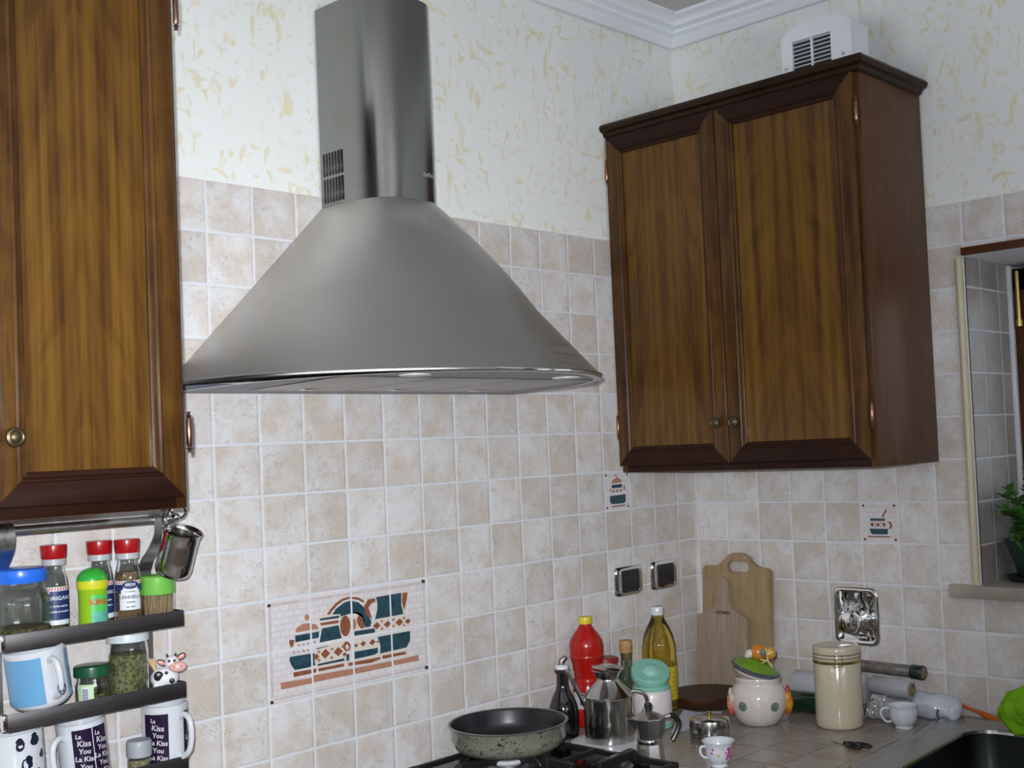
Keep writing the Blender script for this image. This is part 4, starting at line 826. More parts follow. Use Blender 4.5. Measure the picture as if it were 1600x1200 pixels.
b = NB(); ball(b, (0.013, -0.010, 0.057), 0.0125, sx=1.0, sy=0.9, sz=1.0, seg=20); hd = obj('head', b, M_COW, t, 60)
b = NB(); ball(b, (0.022, -0.017, 0.050), 0.0125, sx=1.25, sy=0.85, sz=0.78, seg=20); obj('muzzle', b, mat('muzzle_pink', (0.72, 0.42, 0.38), 0.3), hd, 60)
b = NB()
for s_ in (-1, 1): ball(b, (0.022+s_*0.006, -0.0275, 0.052), 0.0022)
obj('nostrils', b, M_PINK, hd)
for s_ in (-1, 1):
    b = NB(); ball(b, (0.012+s_*0.0165, -0.006, 0.062+s_*0.004), 0.0068, sx=1.25, sy=0.4, sz=0.75, rot=Matrix.Rotation(-s_*0.5, 4, 'Y')); e_ = obj('ear', b, M_CB, hd, 60)
    b = NB(); ball(b, (0.012+s_*0.0170, -0.0085, 0.062+s_*0.004), 0.0052, sx=1.25, sy=0.25, sz=0.7, rot=Matrix.Rotation(-s_*0.5, 4, 'Y')); obj('inner_ear', b, M_PINK, hd, 60)
    b = NB(); ball(b, (0.0125+s_*0.0045, -0.0205, 0.0615), 0.0024); obj('eye', b, M_CB, hd, 60)
    b = NB(); tube(b, [(0.012+s_*0.006, -0.006, 0.067), (0.012+s_*0.008, -0.006, 0.0725)], [0.0026, 0.0009], 8); obj('horn', b, M_CB, hd, 60)
b = NB()
for c, r, sd in (((-0.010, -0.0165, 0.036), 0.0085, 1), ((0.012, -0.0178, 0.026), 0.0048, 2), ((-0.012, -0.0164, 0.014), 0.0034, 4), ((0.002, -0.0172, 0.018), 0.003, 5), ((0.019, -0.0135, 0.020), 0.0038, 6), ((0.003, -0.0186, 0.041), 0.003, 7)):
    ball(b, (c[0], c[1]+0.002, c[2]), r, sy=0.32, seg=14)
obj('spots', b, M_CB, t, 60)
b = NB(); rnd = random.Random(5)
for k in range(14): tube(b, [(-0.014+rnd.uniform(-0.002, 0.002), 0.002+rnd.uniform(-0.003, 0.003), 0.040), (-0.021+rnd.uniform(-0.006, 0.005), 0.004+rnd.uniform(-0.006, 0.006), 0.064+rnd.uniform(-0.004, 0.003))], 0.001, 5)
obj('toothpicks', b, bpy.data.materials['toothpick_wood'], t)
# third shelf -----------------------------------------------------------
zs = SH[2]
t = mug('coffee_mug', 'white mug with black cow patches, leftmost on the bottom rack shelf', (-1.920, -0.0545, zs), 0.0440, 0.118, M_WHITE, CA-2.1, (0.0, -0.05, 0))
b = NB(); rnd = random.Random(11)
for (u, v, r) in ((-0.052, 0.10, 0.008), (-0.030, 0.082, 0.0075), (-0.030, 0.108, 0.0055), (-0.055, 0.068, 0.010), (-0.02, 0.052, 0.008), (0.012, 0.100, 0.0085), (0.020, 0.068, 0.0095), (0.036, 0.104, 0.0085), (-0.005, 0.03, 0.009), (0.040, 0.045, 0.009), (0.05, 0.078, 0.006), (-0.045, 0.035, 0.01)):
    n = 12; q = NB()
    for kk in range(2):
        rr_ = r*(1 if kk == 0 else 0.7); ox = 0 if kk == 0 else rnd.uniform(-r, r)*0.7; oy = 0 if kk == 0 else r*0.8
        poly(q, [(u+ox+rr_*rnd.uniform(0.75, 1.15)*math.cos(2*PI*k/n), v+oy+rr_*rnd.uniform(0.75, 1.15)*math.sin(2*PI*k/n)) for k in range(n)], 0.0001*kk)
    bmesh.ops.triangulate(q, faces=q.faces); join(b, q, 0)
wrap(b, 0.0443, CA, 0); obj('black_patches', b, mat('patch_black', (0.012, 0.014, 0.035), 0.25), t, 0)
M_PURP = mat('purple_black_print', (0.016, 0.008, 0.032), 0.22); M_SCRIPT = mat('silver_lettering', (0.50, 0.48, 0.50), 0.4)
def kiss(t, r, a0, u0, u1, h0, h1, cols):
    b = NB(); patch(u0, u1, h0, h1, 20, 0, b, 0)
    for uc in cols:
        for k, (tx, sz) in enumerate((('La', 0.010), ('Kiss', 0.0135), ('You', 0.0115), ('La Kiss', 0.0115), ('You', 0.0115), ('La Kiss', 0.0115))):
            q = text_bm(tx, sz, 0.0003); bmesh.ops.rotate(q, cent=(0, 0, 0), matrix=Matrix.Rotation(-0.12, 3, 'Z'), verts=q.verts)
            bmesh.ops.translate(q, vec=(uc+(-0.006 if k == 0 else 0.002), h1-0.011-k*0.0128, 0.0004), verts=q.verts); join(b, q, 1)
    wrap(b, r, a0, 0); return obj('lettered_panel', b, [M_PURP, M_SCRIPT], t, 0)
t = mug('coffee_mug', 'white mug with purple lettered panels leaning beside the cow patch mug', (-1.808, -0.0575, zs+0.001), 0.0395, 0.113, M_WHITE, CA-0.72, (0.0, 0.085*-1, 0))
kiss(t, 0.0399, CA, -0.014, 0.018, 0.012, 0.105, (0.002,)); kiss(t, 0.0399, CA, 0.0195, 0.048, 0.012, 0.105, (0.033,))
t = mug('coffee_mug', 'white mug with purple lettered panels, upright at the right end of the rack', (-1.6640, -0.0565, zs+0.0005), 0.0395, 0.112, M_WHITE, CA+0.66)
kiss(t, 0.0399, CA, -0.040, 0.004, 0.012, 0.100, (-0.016,)); kiss(t, 0.0399, CA, 0.034, 0.070, 0.012, 0.100, (0.052,))
t = glass_jar('spice_jar', 'tiny glass jar of pale seeds with a grey lid, on the bottom shelf', (-1.7225, -0.0735, zs), [(0.017, 0), (0.0195, 0.002), (0.020, 0.008), (0.020, 0.030), (0.019, 0.036)], M_SEEDS, 0.030)
b = NB(); lathe([(0, 0.063), (0.019, 0.063), (0.0210, 0.060), (0.0213, 0.054), (0.0212, 0.036), (0.019, 0.034)], 40, bm=b); obj('lid', b, mat('grey_lid', (0.30, 0.32, 0.35), 0.4), t)

# ------------------------------------------------------------------ frying pan
PC = (-0.945, -0.186); PZ = ZT+0.0455
t = thing('frying_pan', 'deep black non-stick frying pan with a speckled grey outside, on the hob', 'pan', (PC[0], PC[1], PZ))
m_out, tt, pp = nt('speckled_pan_enamel'); g = G(tt); pos = g.n('ShaderNodeTexCoord').outputs['Object']
mp = g.n('ShaderNodeMapping', {'Vector': pos, 'Scale': (1, 1, 1.6)}).outputs[0]
sp_ = g.m('MULTIPLY', g.map(g.noise(mp, 85, 4, 0.65, 1.5), 0.56, 0.59), g.map(g.noise(pos, 18, 2), 0.36, 0.48))
tt.links.new(g.mix(sp_, (0.30, 0.30, 0.235, 1), (0.03, 0.035, 0.035, 1)), pp.inputs['Base Color']); pp.inputs['Roughness'].default_value = 0.28; pp.inputs['Metallic'].default_value = 0.35; pp.inputs['Coat Weight'].default_value = 0.4
b = NB(); lathe([(0, 0), (0.100, 0), (0.108, 0.002), (0.120, 0.012), (0.1265, 0.026), (0.1285, 0.053), (0.1325, 0.0565)], 96, bm=b, cap1=False); obj('outer_wall', b, m_out, t, 60); t.scale = (0.97, 0.97, 0.98)
b = NB(); lathe([(0.1325, 0.0565), (0.1335, 0.058), (0.1320, 0.0592), (0.1275, 0.0585)], 96, bm=b, cap0=False, cap1=False); obj('rim', b, mat('rim_metal', (0.30, 0.32, 0.33), 0.3, 0.8), t, 60)
b = NB(); lathe([(0.1275, 0.0585), (0.1240, 0.053), (0.1215, 0.028), (0.114, 0.012), (0.102, 0.0055), (0, 0.004)], 96, bm=b, cap0=False); obj('coating', b, mat('non_stick_coating', (0.012, 0.012, 0.014), 0.33, var=0.3, vscale=60), t, 60)

# ------------------------------------------------------------------ things on the worktop
def Z(dx): return ZT+dx
t = thing('round_tray', 'white round plate under the steel oil can and the bottles', 'plate', (-0.660, -0.234, ZT))
b = NB(); lathe([(0, 0.001), (0.088, 0.0), (0.092, 0.001), (0.103, 0.005), (0.1045, 0.0065), (0.103, 0.0075), (0.091, 0.0050), (0.086, 0.0045), (0, 0.0045)], 80, bm=b); obj('plate_body', b, mat('white_tray', (0.74, 0.74, 0.78), 0.25), t, 50); t.scale = (0.93, 0.93, 1)
TR = 0.0048
# vinegar bottle
t = thing('vinegar_bottle', 'almost black glass vinegar bottle with a metal pourer, nearest the pan', 'bottle', (-0.672, -0.093, Z(0.0)))
pv = [(0.030, 0), (0.034, 0.002), (0.0355, 0.010), (0.0355, 0.058), (0.033, 0.075), (0.0255, 0.095), (0.0165, 0.112), (0.0140, 0.125), (0.0138, 0.155)]
b = NB(); lathe([(0, 0)]+pv+[(0, 0.155)], 48, bm=b); obj('glass', b, mat('black_glass_bottle', (0.006, 0.005, 0.006), 0.08, coat=0.6), t, 50)
b = NB(); lathe([(0.0138, 0.150), (0.0180, 0.151), (0.0182, 0.158), (0.0150, 0.160)], 32, bm=b); obj('neck_ring', b, mat('amber_lip', (0.05, 0.015, 0.008), 0.2), t)
b = NB(); lathe([(0.0, 0.159), (0.0155, 0.159), (0.0158, 0.167), (0.013, 0.169), (0, 0.169)], 32, bm=b); obj('stopper', b, M_WPLAST, t)
b = NB(); tube(b, smoothpts([(0.0, 0, 0.168), (-0.001, 0, 0.176), (0.003, -0.004, 0.183), (0.009, -0.008, 0.187)], 4), [0.008, 0.0078, 0.0076, 0.0075, 0.0072, 0.007, 0.0065, 0.006, 0.0058, 0.0055, 0.005, 0.0045, 0.004], 12); obj('pourer', b, mat('dull_metal', (0.33, 0.30, 0.26), 0.4, 1.0), t)
# red bottle
t = thing('sauce_bottle', 'red ribbed plastic bottle with a yellow cap, behind the oil can', 'bottle', (-0.548, -0.062, Z(0)))
rb = [(0.034, 0), (0.0385, 0.003), (0.040, 0.012), (0.040, 0.040), (0.0375, 0.044), (0.0375, 0.085), (0.0345, 0.095), (0.0325, 0.105), (0.0335, 0.112), (0.0315, 0.116), (0.0335, 0.122), (0.0325, 0.128), (0.035, 0.135), (0.036, 0.148), (0.0385, 0.158), (0.0425, 0.168), (0.041, 0.172), (0.0425, 0.178), (0.0415, 0.184), (0.0425, 0.192), (0.040, 0.206), (0.032, 0.220), (0.021, 0.235), (0.0150, 0.243), (0.0145, 0.250)]
b = NB(); lathe([(0, 0)]+rb+[(0, 0.250)], 56, bm=b); obj('body', b, mat('red_plastic', (0.37, 0.008, 0.005), 0.22, sss=0.1), t, 35)
b = NB(); lathe([(0, 0.247), (0.0165, 0.247), (0.0170, 0.249), (0.0170, 0.262), (0.016, 0.264), (0, 0.264)], 32, bm=b); obj('cap', b, mat('yellow_cap', (0.62, 0.50, 0.03), 0.35), t)
b = NB(); patch(-0.060, 0.060, 0.045, 0.084, 30, 0, b, 0); patch(-0.022, -0.006, 0.055, 0.082, 8, 0.0002, b, 1); patch(-0.006, 0.03, 0.046, 0.066, 12, 0.0002, b, 2); wrap(b, 0.0379, math.radians(-138), 0); obj('printed_label', b, [mat('label_pale', (0.55, 0.50, 0.55), 0.4), M_NAVY, mat('label_pink', (0.6, 0.35, 0.38), 0.4)], t, 0)
# jar with dark red lid behind
t = thing('jam_jar', 'small jar with a dark red lid, mostly hidden between red bottle and oil can', 'jar', (-0.470, -0.054, ZT))
b = NB(); lathe([(0, 0), (0.030, 0), (0.033, 0.004), (0.033, 0.115), (0.029, 0.130), (0.029, 0.140), (0, 0.140)], 40, bm=b); obj('glass', b, mat('dark_jam', (0.10, 0.012, 0.01), 0.1, coat=0.6), t, 50)
b = NB(); lathe([(0, 0.151), (0.0295, 0.151), (0.0325, 0.149), (0.033, 0.146), (0.033, 0.1385), (0.030, 0.1375), (0, 0.1375)], 40, bm=b); obj('lid', b, mat('dark_red_lid', (0.24, 0.012, 0.012), 0.35), t)
# corked bottle
t = thing('corked_bottle', 'little clear bottle stopped with a wide cork, left of the oil bottle', 'bottle', (-0.412, -0.074, ZT))
pc_ = [(0.022, 0), (0.0245, 0.003), (0.025, 0.01), (0.025, 0.085), (0.022, 0.10), (0.0155, 0.114), (0.0145, 0.120), (0.0145, 0.150), (0.0165, 0.152), (0.0165, 0.156)]
obj('glass', lathe(shell(pc_, 0.0018), 36, False, False), mat('greenish_glass', (0.72, 0.86, 0.80), 0.03, trans=1.0), t, 50)
b = NB(); lathe([(0, 0.138), (0.0125, 0.138), (0.0130, 0.156), (0.0160, 0.162), (0.0165, 0.184), (0.0150, 0.187), (0, 0.187)], 28, bm=b); obj('cork', b, mat('cork', (0.42, 0.24, 0.10), 0.8, var=0.6, vscale=160, bump=0.5), t)
# oil bottle
t = thing('oil_bottle', 'tall bottle of golden cooking oil with a white cap, in front of the corner', 'bottle', (-0.346, -0.128, ZT))
PO_K = 1.17
po = [(0.033, 0), (0.0365, 0.003), (0.0375, 0.010), (0.0375, 0.120), (0.0368, 0.135), (0.0375, 0.150), (0.0365, 0.168), (0.032, 0.195), (0.0255, 0.215), (0.0185, 0.232), (0.0150, 0.240), (0.0148, 0.250)]
po = [(r_*(PO_K if z_ < 0.2 else 1+(PO_K-1)*max(0, (0.25-z_)/0.05)), z_) for r_, z_ in po]
m_oil = mat('golden_oil', (0.93, 0.72, 0.13), 0.03, trans=1.0, ior=1.4)
b = NB(); lathe([(0, 0)]+po+[(0, 0.250)], 40, bm=b, a0=0.1); obj('body', b, m_oil, t, 50)
b = NB(); lathe([(0, 0.246), (0.0165, 0.246), (0.0168, 0.264), (0.0155, 0.267), (0, 0.267)], 32, bm=b); obj('cap', b, M_WHITE, t)
b = NB(); patch(-0.045, 0.062, 0.035, 0.118, 30, 0, b, 0)
for k in range(6): patch(0.02, 0.055, 0.045+k*0.011, 0.049+k*0.011, 8, 0.0002, b, 1)
wrap(b, 0.0379*1.17, math.radians(-125), 0); obj('printed_label', b, [mat('yellow_foil_label', (0.72, 0.56, 0.04), 0.3, 0.3, var=0.15, vscale=200), mat('label_gold_ink', (0.45, 0.32, 0.03), 0.4)], t, 0)
# steel oil can
t = thing('oil_can', 'polished steel oil can with conical shoulder, long thin spout and side handle', 'oil can', (-0.652, -0.218, Z(TR)))
b = NB(); lathe([(0, 0), (0.050, 0), (0.0525, 0.002), (0.0525, 0.100), (0.0538, 0.102), (0.0538, 0.104), (0.051, 0.106), (0.0235, 0.138), (0.0225, 0.142), (0.0235, 0.146), (0.031, 0.158), (0.0345, 0.161), (0.0345, 0.163), (0, 0.163)], 64, bm=b); bmesh.ops.scale(b, vec=(1.1, 1.1, 1), verts=b.verts); obj('body', b, M_STEEL, t, 35)
b = NB(); lathe([(0.0, 0.0), (0.036, 0.0), (0.0368, 0.0015), (0.033, 0.004), (0.012, 0.007), (0, 0.0075)], 48, bm=b); o = obj('lid', b, M_STEEL, t, 40, (0.0, 0.0, 0.165)); o.rotation_euler = (math.radians(6), math.radians(3), 0)
rx, ry = 0.775, -0.632     # to the right as seen from the room
b = NB(); tube(b, [(-rx*0.053, -ry*0.053, 0.080), (-rx*0.058, -ry*0.058, 0.090), (-rx*0.094, -ry*0.094, 0.166)], [0.0062, 0.0055, 0.0042], 14); obj('spout', b, M_CHROME, t)
b = NB(); tube(b, smoothpts([(rx*0.046, ry*0.046, 0.106), (rx*0.066, ry*0.066, 0.107), (rx*0.085, ry*0.085, 0.098), (rx*0.090, ry*0.090, 0.078), (rx*0.076, ry*0.076, 0.050), (rx*0.062, ry*0.062, 0.028), (rx*0.052, ry*0.052, 0.022)], 6), 0.0045, 10, flat=1.0, up=(rx, ry, 0)); obj('handle', b, M_STEEL, t)
# sugar jar with mint lid
t = thing('sugar_jar', 'white filled glass jar with a tilted mint green lid and round knob', 'jar', (-0.478, -0.205, ZT))
b = NB(); lathe([(0, 0.006), (0.046, 0.006), (0.049, 0.012), (0.049, 0.082), (0.045, 0.090), (0, 0.090)], 48, bm=b); obj('sugar', b, mat('sugar_white', (0.62, 0.56, 0.58), 0.35, coat=0.6), t, 50)
b = NB(); lathe([(0, 0), (0.047, 0), (0.050, 0.003), (0.050, 0.014), (0.0485, 0.0145)], 48, bm=b); M_MINT = mat('mint_plastic', (0.22, 0.47, 0.38), 0.3); obj('base_ring', b, M_MINT, t)
b = NB(); lathe([(0.044, 0.088), (0.046, 0.090), (0.046, 0.097), (0.043, 0.100), (0, 0.100)], 48, bm=b); obj('mint_collar', b, M_MINT, t)
lid = NB(); lathe([(0, -0.004), (0.040, -0.004), (0.046, 0.0), (0.0475, 0.006), (0.0475, 0.019), (0.0455, 0.0215), (0, 0.0225)], 56, bm=lid)
o = obj('lid', lid, M_MINT, t, 40); ax = Vector((-0.62*0.45, -0.80*0.45, 0.9)); o.matrix_local = Matrix.Translation((0.004, 0.006, 0.116)) @ axis_rot(ax)
b = NB(); lathe([(0.0235, 0.0), (0.024, 0.001), (0.0200, 0.0025)], 40, bm=b, cap1=False); ball(b, (0, 0, 0.001), 0.0205, sz=0.55, seg=28); o2 = obj('knob', b, mat('mint_knob', (0.27, 0.52, 0.44), 0.18), o, 50, (0, -0.004, 0.0222))
# moka pot
t = thing('moka_pot', 'small octagonal aluminium moka coffee pot with black knob and handle', 'coffee maker', (-0.745, -0.411, ZT), (0, 0, 0.06))
a8 = math.radians(-125)+PI/8
b = NB(); lathe([(0, 0), (0.0315, 0), (0.0325, 0.002), (0.0275, 0.042), (0.0255, 0.046)], 8, bm=b, a0=a8, cap1=True); obj('boiler', b, M_ALU, t, 20)
b = NB(); lathe([(0.0262, 0.044), (0.0275, 0.046), (0.0275, 0.052), (0.0265, 0.054)], 40, bm=b); obj('collar', b, M_STEEL, t)
b = NB(); lathe([(0.0245, 0.053), (0.0262, 0.055), (0.0350, 0.094), (0.0362, 0.097), (0.0355, 0.0985), (0.022, 0.106), (0.008, 0.110), (0, 0.110)], 8, bm=b, a0=a8); obj('top_chamber', b, M_ALU, t, 20)
b = NB(); p = [Vector((q[0], q[1], q[2])) for q in ((0, 0, 0.088), (-0.0, 0, 0.098))]
sd = Vector((-0.78, 0.62, 0)).normalized(); sn = Vector((-sd.y, sd.x, 0))
pts = [(sd*0.031+sn*0.010, 0.097), (sd*0.031-sn*0.010, 0.097), (sd*0.047, 0.0985), (sd*0.030, 0.072)]
vv = [b.verts.new(Vector((v.x, v.y, z))) for v, z in pts]
for q in ((0, 1, 2), (0, 2, 3), (1, 3, 2), (0, 3, 1)): b.faces.new([vv[i] for i in q])
obj('spout', b, M_ALU, t, 0)
b = NB(); lathe([(0, 0.108), (0.0055, 0.109), (0.0065, 0.112), (0.0085, 0.126), (0.0075, 0.128), (0, 0.1285)], 6, bm=b); obj('lid_knob', b, M_BLACK, t, 20)
hd_ = Vector((0.80, -0.60, 0)).normalized(); hp = [(0.034, 0.096), (0.048, 0.0975), (0.058, 0.095), (0.067, 0.082), (0.064, 0.066), (0.054, 0.048), (0.050, 0.044)]
b = NB(); tube(b, smoothpts([(hd_.x*r, hd_.y*r, z) for r, z in hp[1:]], 4), 0.0058, 8, flat=1.0, up=(hd_.x, hd_.y, 0)); h_ = obj('handle', b, M_BLACK, t, 30)
b = NB(); tube(b, [(hd_.x*0.032, hd_.y*0.032, 0.0945), (hd_.x*0.050, hd_.y*0.050, 0.0965)], 0.0050, 8); obj('hinge_block', b, M_ALU, t, 20)
b = NB(); ball(b, (math.cos(a8-PI/8-0.9)*0.029, math.sin(a8-PI/8-0.9)*0.029, 0.038), 0.0035); obj('safety_valve', b, mat('valve_brass', (0.5, 0.36, 0.15), 0.3, 1.0), t)
# steel box with brass knob
t = thing('steel_canister', 'low round steel tin with a tiny brass knob on its lid', 'tin', (-0.519, -0.404, ZT))
b = NB(); lathe([(0, 0), (0.043, 0), (0.0455, 0.0025), (0.0455, 0.020), (0.0450, 0.022)], 64, bm=b, cap1=True); obj('body', b, M_STEEL, t, 40)
b = NB(); lathe([(0.0465, 0.018), (0.0462, 0.045), (0.0445, 0.0505), (0.041, 0.0525), (0.0, 0.056)], 64, bm=b, cap0=True); l_ = obj('lid', b, M_STEEL, t, 40)
b = NB(); lathe([(0.0, 0.055), (0.004, 0.055), (0.0035, 0.058), (0.0058, 0.062), (0.0052, 0.066), (0, 0.068)], 20, bm=b); obj('knob', b, mat('brass_knob', (0.60, 0.40, 0.16), 0.2, 1.0), l_)
# pink flowered cup
t = thing('espresso_cup', 'tiny white espresso cup painted with pink flowers, at the front edge', 'cup', (-0.682, -0.545, ZT+0.0))
b = NB(); lathe([(0, 0.002), (0.017, 0), (0.0185, 0.001), (0.0165, 0.006), (0.021, 0.012), (0.0265, 0.022), (0.0285, 0.036), (0.0300, 0.046), (0.0345, 0.0525), (0.0350, 0.0535), (0.0335, 0.053), (0.0285, 0.047), (0.0268, 0.036), (0.0245, 0.022), (0.018, 0.012), (0, 0.010)], 56, bm=b); obj('cup_body', b, M_WHITE, t, 50)
ch = math.radians(-126); lh = Vector((math.cos(ch-1.5), math.sin(ch-1.5), 0)); 
b = NB(); tube(b, smoothpts([lh*0.0275+Vector((0, 0, 0.043)), lh*0.038+Vector((0, 0, 0.044)), lh*0.0415+Vector((0, 0, 0.034)), lh*0.035+Vector((0, 0, 0.023)), lh*0.0255+Vector((0, 0, 0.020))], 5), 0.0028, 10); obj('handle', b, M_WHITE, t)
M_MAG = mat('magenta_print', (0.42, 0.05, 0.25), 0.3, var=0.5, vscale=180); M_LG = mat('leaf_print', (0.25, 0.38, 0.06), 0.3)
def rcup(z): 
    tb = [(0.006, 0.0165), (0.012, 0.021), (0.022, 0.0265), (0.036, 0.0285), (0.046, 0.030)]
    for (z0, r0), (z1, r1) in zip(tb, tb[1:]):
        if z <= z1: return r0+(r1-r0)*(z-z0)/(z1-z0)
    return 0.030
b = NB(); rnd = random.Random(9)
for u, v, r, mi in ((0.014, 0.040, 0.005, 0), (0.018, 0.033, 0.006, 0), (0.013, 0.026, 0.0055, 0), (0.020, 0.024, 0.004, 0), (0.010, 0.019, 0.004, 0), (0.007, 0.033, 0.003, 0), (-0.010, 0.028, 0.0032, 1), (-0.022, 0.040, 0.003, 0), (0.0, 0.013, 0.0018, 0), (0.0, 0.042, 0.0015, 0), (-0.024, 0.032, 0.003, 0), (0.022, 0.040, 0.0035, 0)):
    q = NB(); n = 12; poly(q, [(u+r*rnd.uniform(0.6, 1.2)*math.cos(2*PI*k/n), v+r*rnd.uniform(0.6, 1.2)*math.sin(2*PI*k/n)) for k in range(n)], 0.0, mi); bmesh.ops.triangulate(q, faces=q.faces)
    for vt in q.verts:
        R_ = rcup(vt.co.y)+0.0004; a = ch+vt.co.x/R_; vt.co = Vector((R_*math.cos(a), R_*math.sin(a), vt.co.y))
    join(b, q)
obj('painted_flowers', b, [M_MAG, M_LG], t, 0)
# swirl cup
CC = t = thing('coffee_cup', 'plain white swirl ribbed coffee cup in front of the plastic wrapped rolls', 'cup', (-0.182, -0.712, ZT))
b = NB(); pf = [(0.0, 0.002), (0.023, 0.0), (0.024, 0.003), (0.0225, 0.006), (0.030, 0.014), (0.036, 0.026), (0.038, 0.042), (0.0375, 0.054), (0.0390, 0.060), (0.0395, 0.0605), (0.0375, 0.0595), (0.0355, 0.054), (0.036, 0.042), (0.034, 0.026), (0.027, 0.013), (0, 0.010)]
lathe(pf, 72, bm=b)
for v in b.verts:
    r = math.hypot(v.co.x, v.co.y)
    if 0.008 < v.co.z < 0.055 and r > 0.02:
        a = math.atan2(v.co.y, v.co.x); k = 1+0.018*math.sin(14*a+v.co.z*120); v.co.x *= k; v.co.y *= k
obj('cup_body', b, M_WHITE, t, 60)
lh = Vector((-0.62, 0.78, 0)).normalized()
b = NB(); tube(b, smoothpts([lh*0.036+Vector((0, 0, 0.052)), lh*0.052+Vector((0, 0, 0.053)), lh*0.0595+Vector((0, 0, 0.043)), lh*0.056+Vector((0, 0, 0.028)), lh*0.044+Vector((0, 0, 0.017)), lh*0.033+Vector((0, 0, 0.018))], 6), 0.0032, 10); obj('handle', b, M_WHITE, t); t.scale = (0.86, 0.86, 0.86)
# cream canister
CAN = t = thing('storage_canister', 'tall cream ceramic canister with a clip lid, gold band and wire clasp', 'canister', (-0.243, -0.580, ZT))
M_CREAM = mat('cream_ceramic', (0.50, 0.44, 0.33), 0.14, coat=0.5)
b = NB(); lathe([(0, 0), (0.050, 0), (0.054, 0.002), (0.0565, 0.008), (0.0570, 0.020), (0.0565, 0.148), (0.0555, 0.150), (0.0555, 0.152), (0, 0.152)], 80, bm=b); obj('body', b, M_CREAM, t, 45)
b = NB(); lathe([(0, 0.1565), (0.0555, 0.1565), (0.0562, 0.158), (0.0562, 0.170), (0.0548, 0.172), (0.0548, 0.1735), (0.0568, 0.1745), (0.0572, 0.184), (0.0555, 0.188), (0.050, 0.1905), (0.047, 0.1890), (0, 0.1875)], 80, bm=b); obj('lid', b, M_CREAM, t, 45)
b = NB(); lathe([(0.0550, 0.151), (0.0574, 0.151), (0.0574, 0.1572), (0.0550, 0.1572)], 64, bm=b); obj('gold_band', b, mat('gold_band_metal', (0.50, 0.38, 0.12), 0.22, 1.0), t)
M_WIRE = mat('bronze_wire', (0.20, 0.16, 0.10), 0.3, 1.0)
b = NB(); 
for z in (0.1645, 0.1722): tube(b, [(0.0578*math.cos(2*PI*k/48), 0.0578*math.sin(2*PI*k/48), z) for k in range(49)], 0.0008, 6, cap=False)
for da in (-0.42, -0.12):
    a = math.radians(-124)+da-0.12; tube(b, [(0.0585*math.cos(a+dd), 0.0585*math.sin(a+dd), z) for z, dd in ((0.174, 0), (0.160, 0.02), (0.148, -0.02 if da < -0.3 else 0.04))], 0.0009, 6)
a = math.radians(-124)-0.12; tube(b, [(0.059*math.cos(a+dd), 0.059*math.sin(a+dd), 0.1475-0.001*math.sin(dd*10)) for dd in (-0.46, -0.35, -0.2, -0.08)], 0.0009, 6)
obj('wire_clasp', b, M_WIRE, t); t.scale = (0.97, 0.97, 1)
# rooster jar
t = thing('cookie_jar', 'round bellied cream pottery jar with a rooster relief and an askew chick lid', 'jar', (-0.318, -0.405, ZT))
M_POT = mat('cream_pottery', (0.58, 0.53, 0.49), 0.14, coat=0.5)
b = NB(); lathe([(0, 0), (0.040, 0), (0.046, 0.003), (0.058, 0.020), (0.067, 0.042), (0.0695, 0.062), (0.066, 0.080), (0.057, 0.093), (0.053, 0.098), (0.054, 0.104), (0.0555, 0.112), (0.054, 0.114), (0.050, 0.112), (0.050, 0.098), (0.062, 0.078), (0.064, 0.060), (0.052, 0.02), (0, 0.006)], 80, bm=b); obj('body', b, M_POT, t, 50)
def rpot(z): return 0.0695-0.0000-abs(z-0.060)**2*14
for du, z in ((-0.95, 0.052), (0.22, 0.050)):
    a = math.radians(-125)+du; r = rpot(z); b = NB()
    lathe([(0.0, 0.0022), (0.007, 0.0018), (0.0095, 0.001), (0.0105, 0.0015), (0.0115, 0.0)], 24, bm=b); o = obj('glass_stud', b, [mat('stud_green', (0.16, 0.22, 0.19), 0.12, 0.3, var=0.7, vscale=160)], t, 40)
    o.matrix_local = Matrix.Translation((r*math.cos(a), r*math.sin(a), z)) @ axis_rot((math.cos(a), math.sin(a), 0.0))
def relief(a, mats, s=1.0):
    r = 0.069; C0 = Vector((r*math.cos(a), r*math.sin(a), 0)); tn = Vector((-math.sin(a), math.cos(a), 0))
    bb = NB()
    def bl(u, z, rr, mi, sz=1.0, out=0.35): ball(bb, C0+tn*u+Vector((0, 0, z))+Vector((math.cos(a), math.sin(a), 0))*0.001, rr, mi, sx=0.8, sy=0.8, sz=sz, seg=14)
    bl(0.000, 0.050, 0.0135*s, 0, 1.35); bl(-0.006, 0.062, 0.0095*s, 0, 1.3); bl(0.004, 0.034, 0.010*s, 1, 1.1); bl(-0.004, 0.042, 0.008*s, 3, 1.2)
    bl(0.010, 0.066, 0.0075*s, 4, 1.6); bl(-0.002, 0.078, 0.0060*s, 2, 1.5); bl(0.002, 0.085, 0.0042*s, 2, 1.4); bl(-0.004, 0.073, 0.0035*s, 2, 1.0)
    return obj('rooster_relief', bb, mats, t, 60)
RM = [mat('rooster_orange', (0.58, 0.22, 0.02), 0.2), mat('rooster_rust', (0.40, 0.10, 0.02), 0.2), mat('rooster_red', (0.42, 0.05, 0.04), 0.2), mat('rooster_olive', (0.25, 0.20, 0.03), 0.2), mat('rooster_cream', (0.6, 0.48, 0.2), 0.2)]
relief(math.radians(-125)+1.08, RM, 1.2)
relief(math.radians(-125)-1.62, [mat('relief_pink', (0.5, 0.2, 0.16), 0.2), RM[2], mat('relief_cream', (0.55, 0.5, 0.38), 0.2), RM[2], mat('relief_cream2', (0.55, 0.5, 0.38), 0.2)], 0.9)
lid = NB(); lathe([(0, -0.010), (0.046, -0.010), (0.050, -0.006), (0.050, 0.0)], 64, bm=lid, cap1=True)
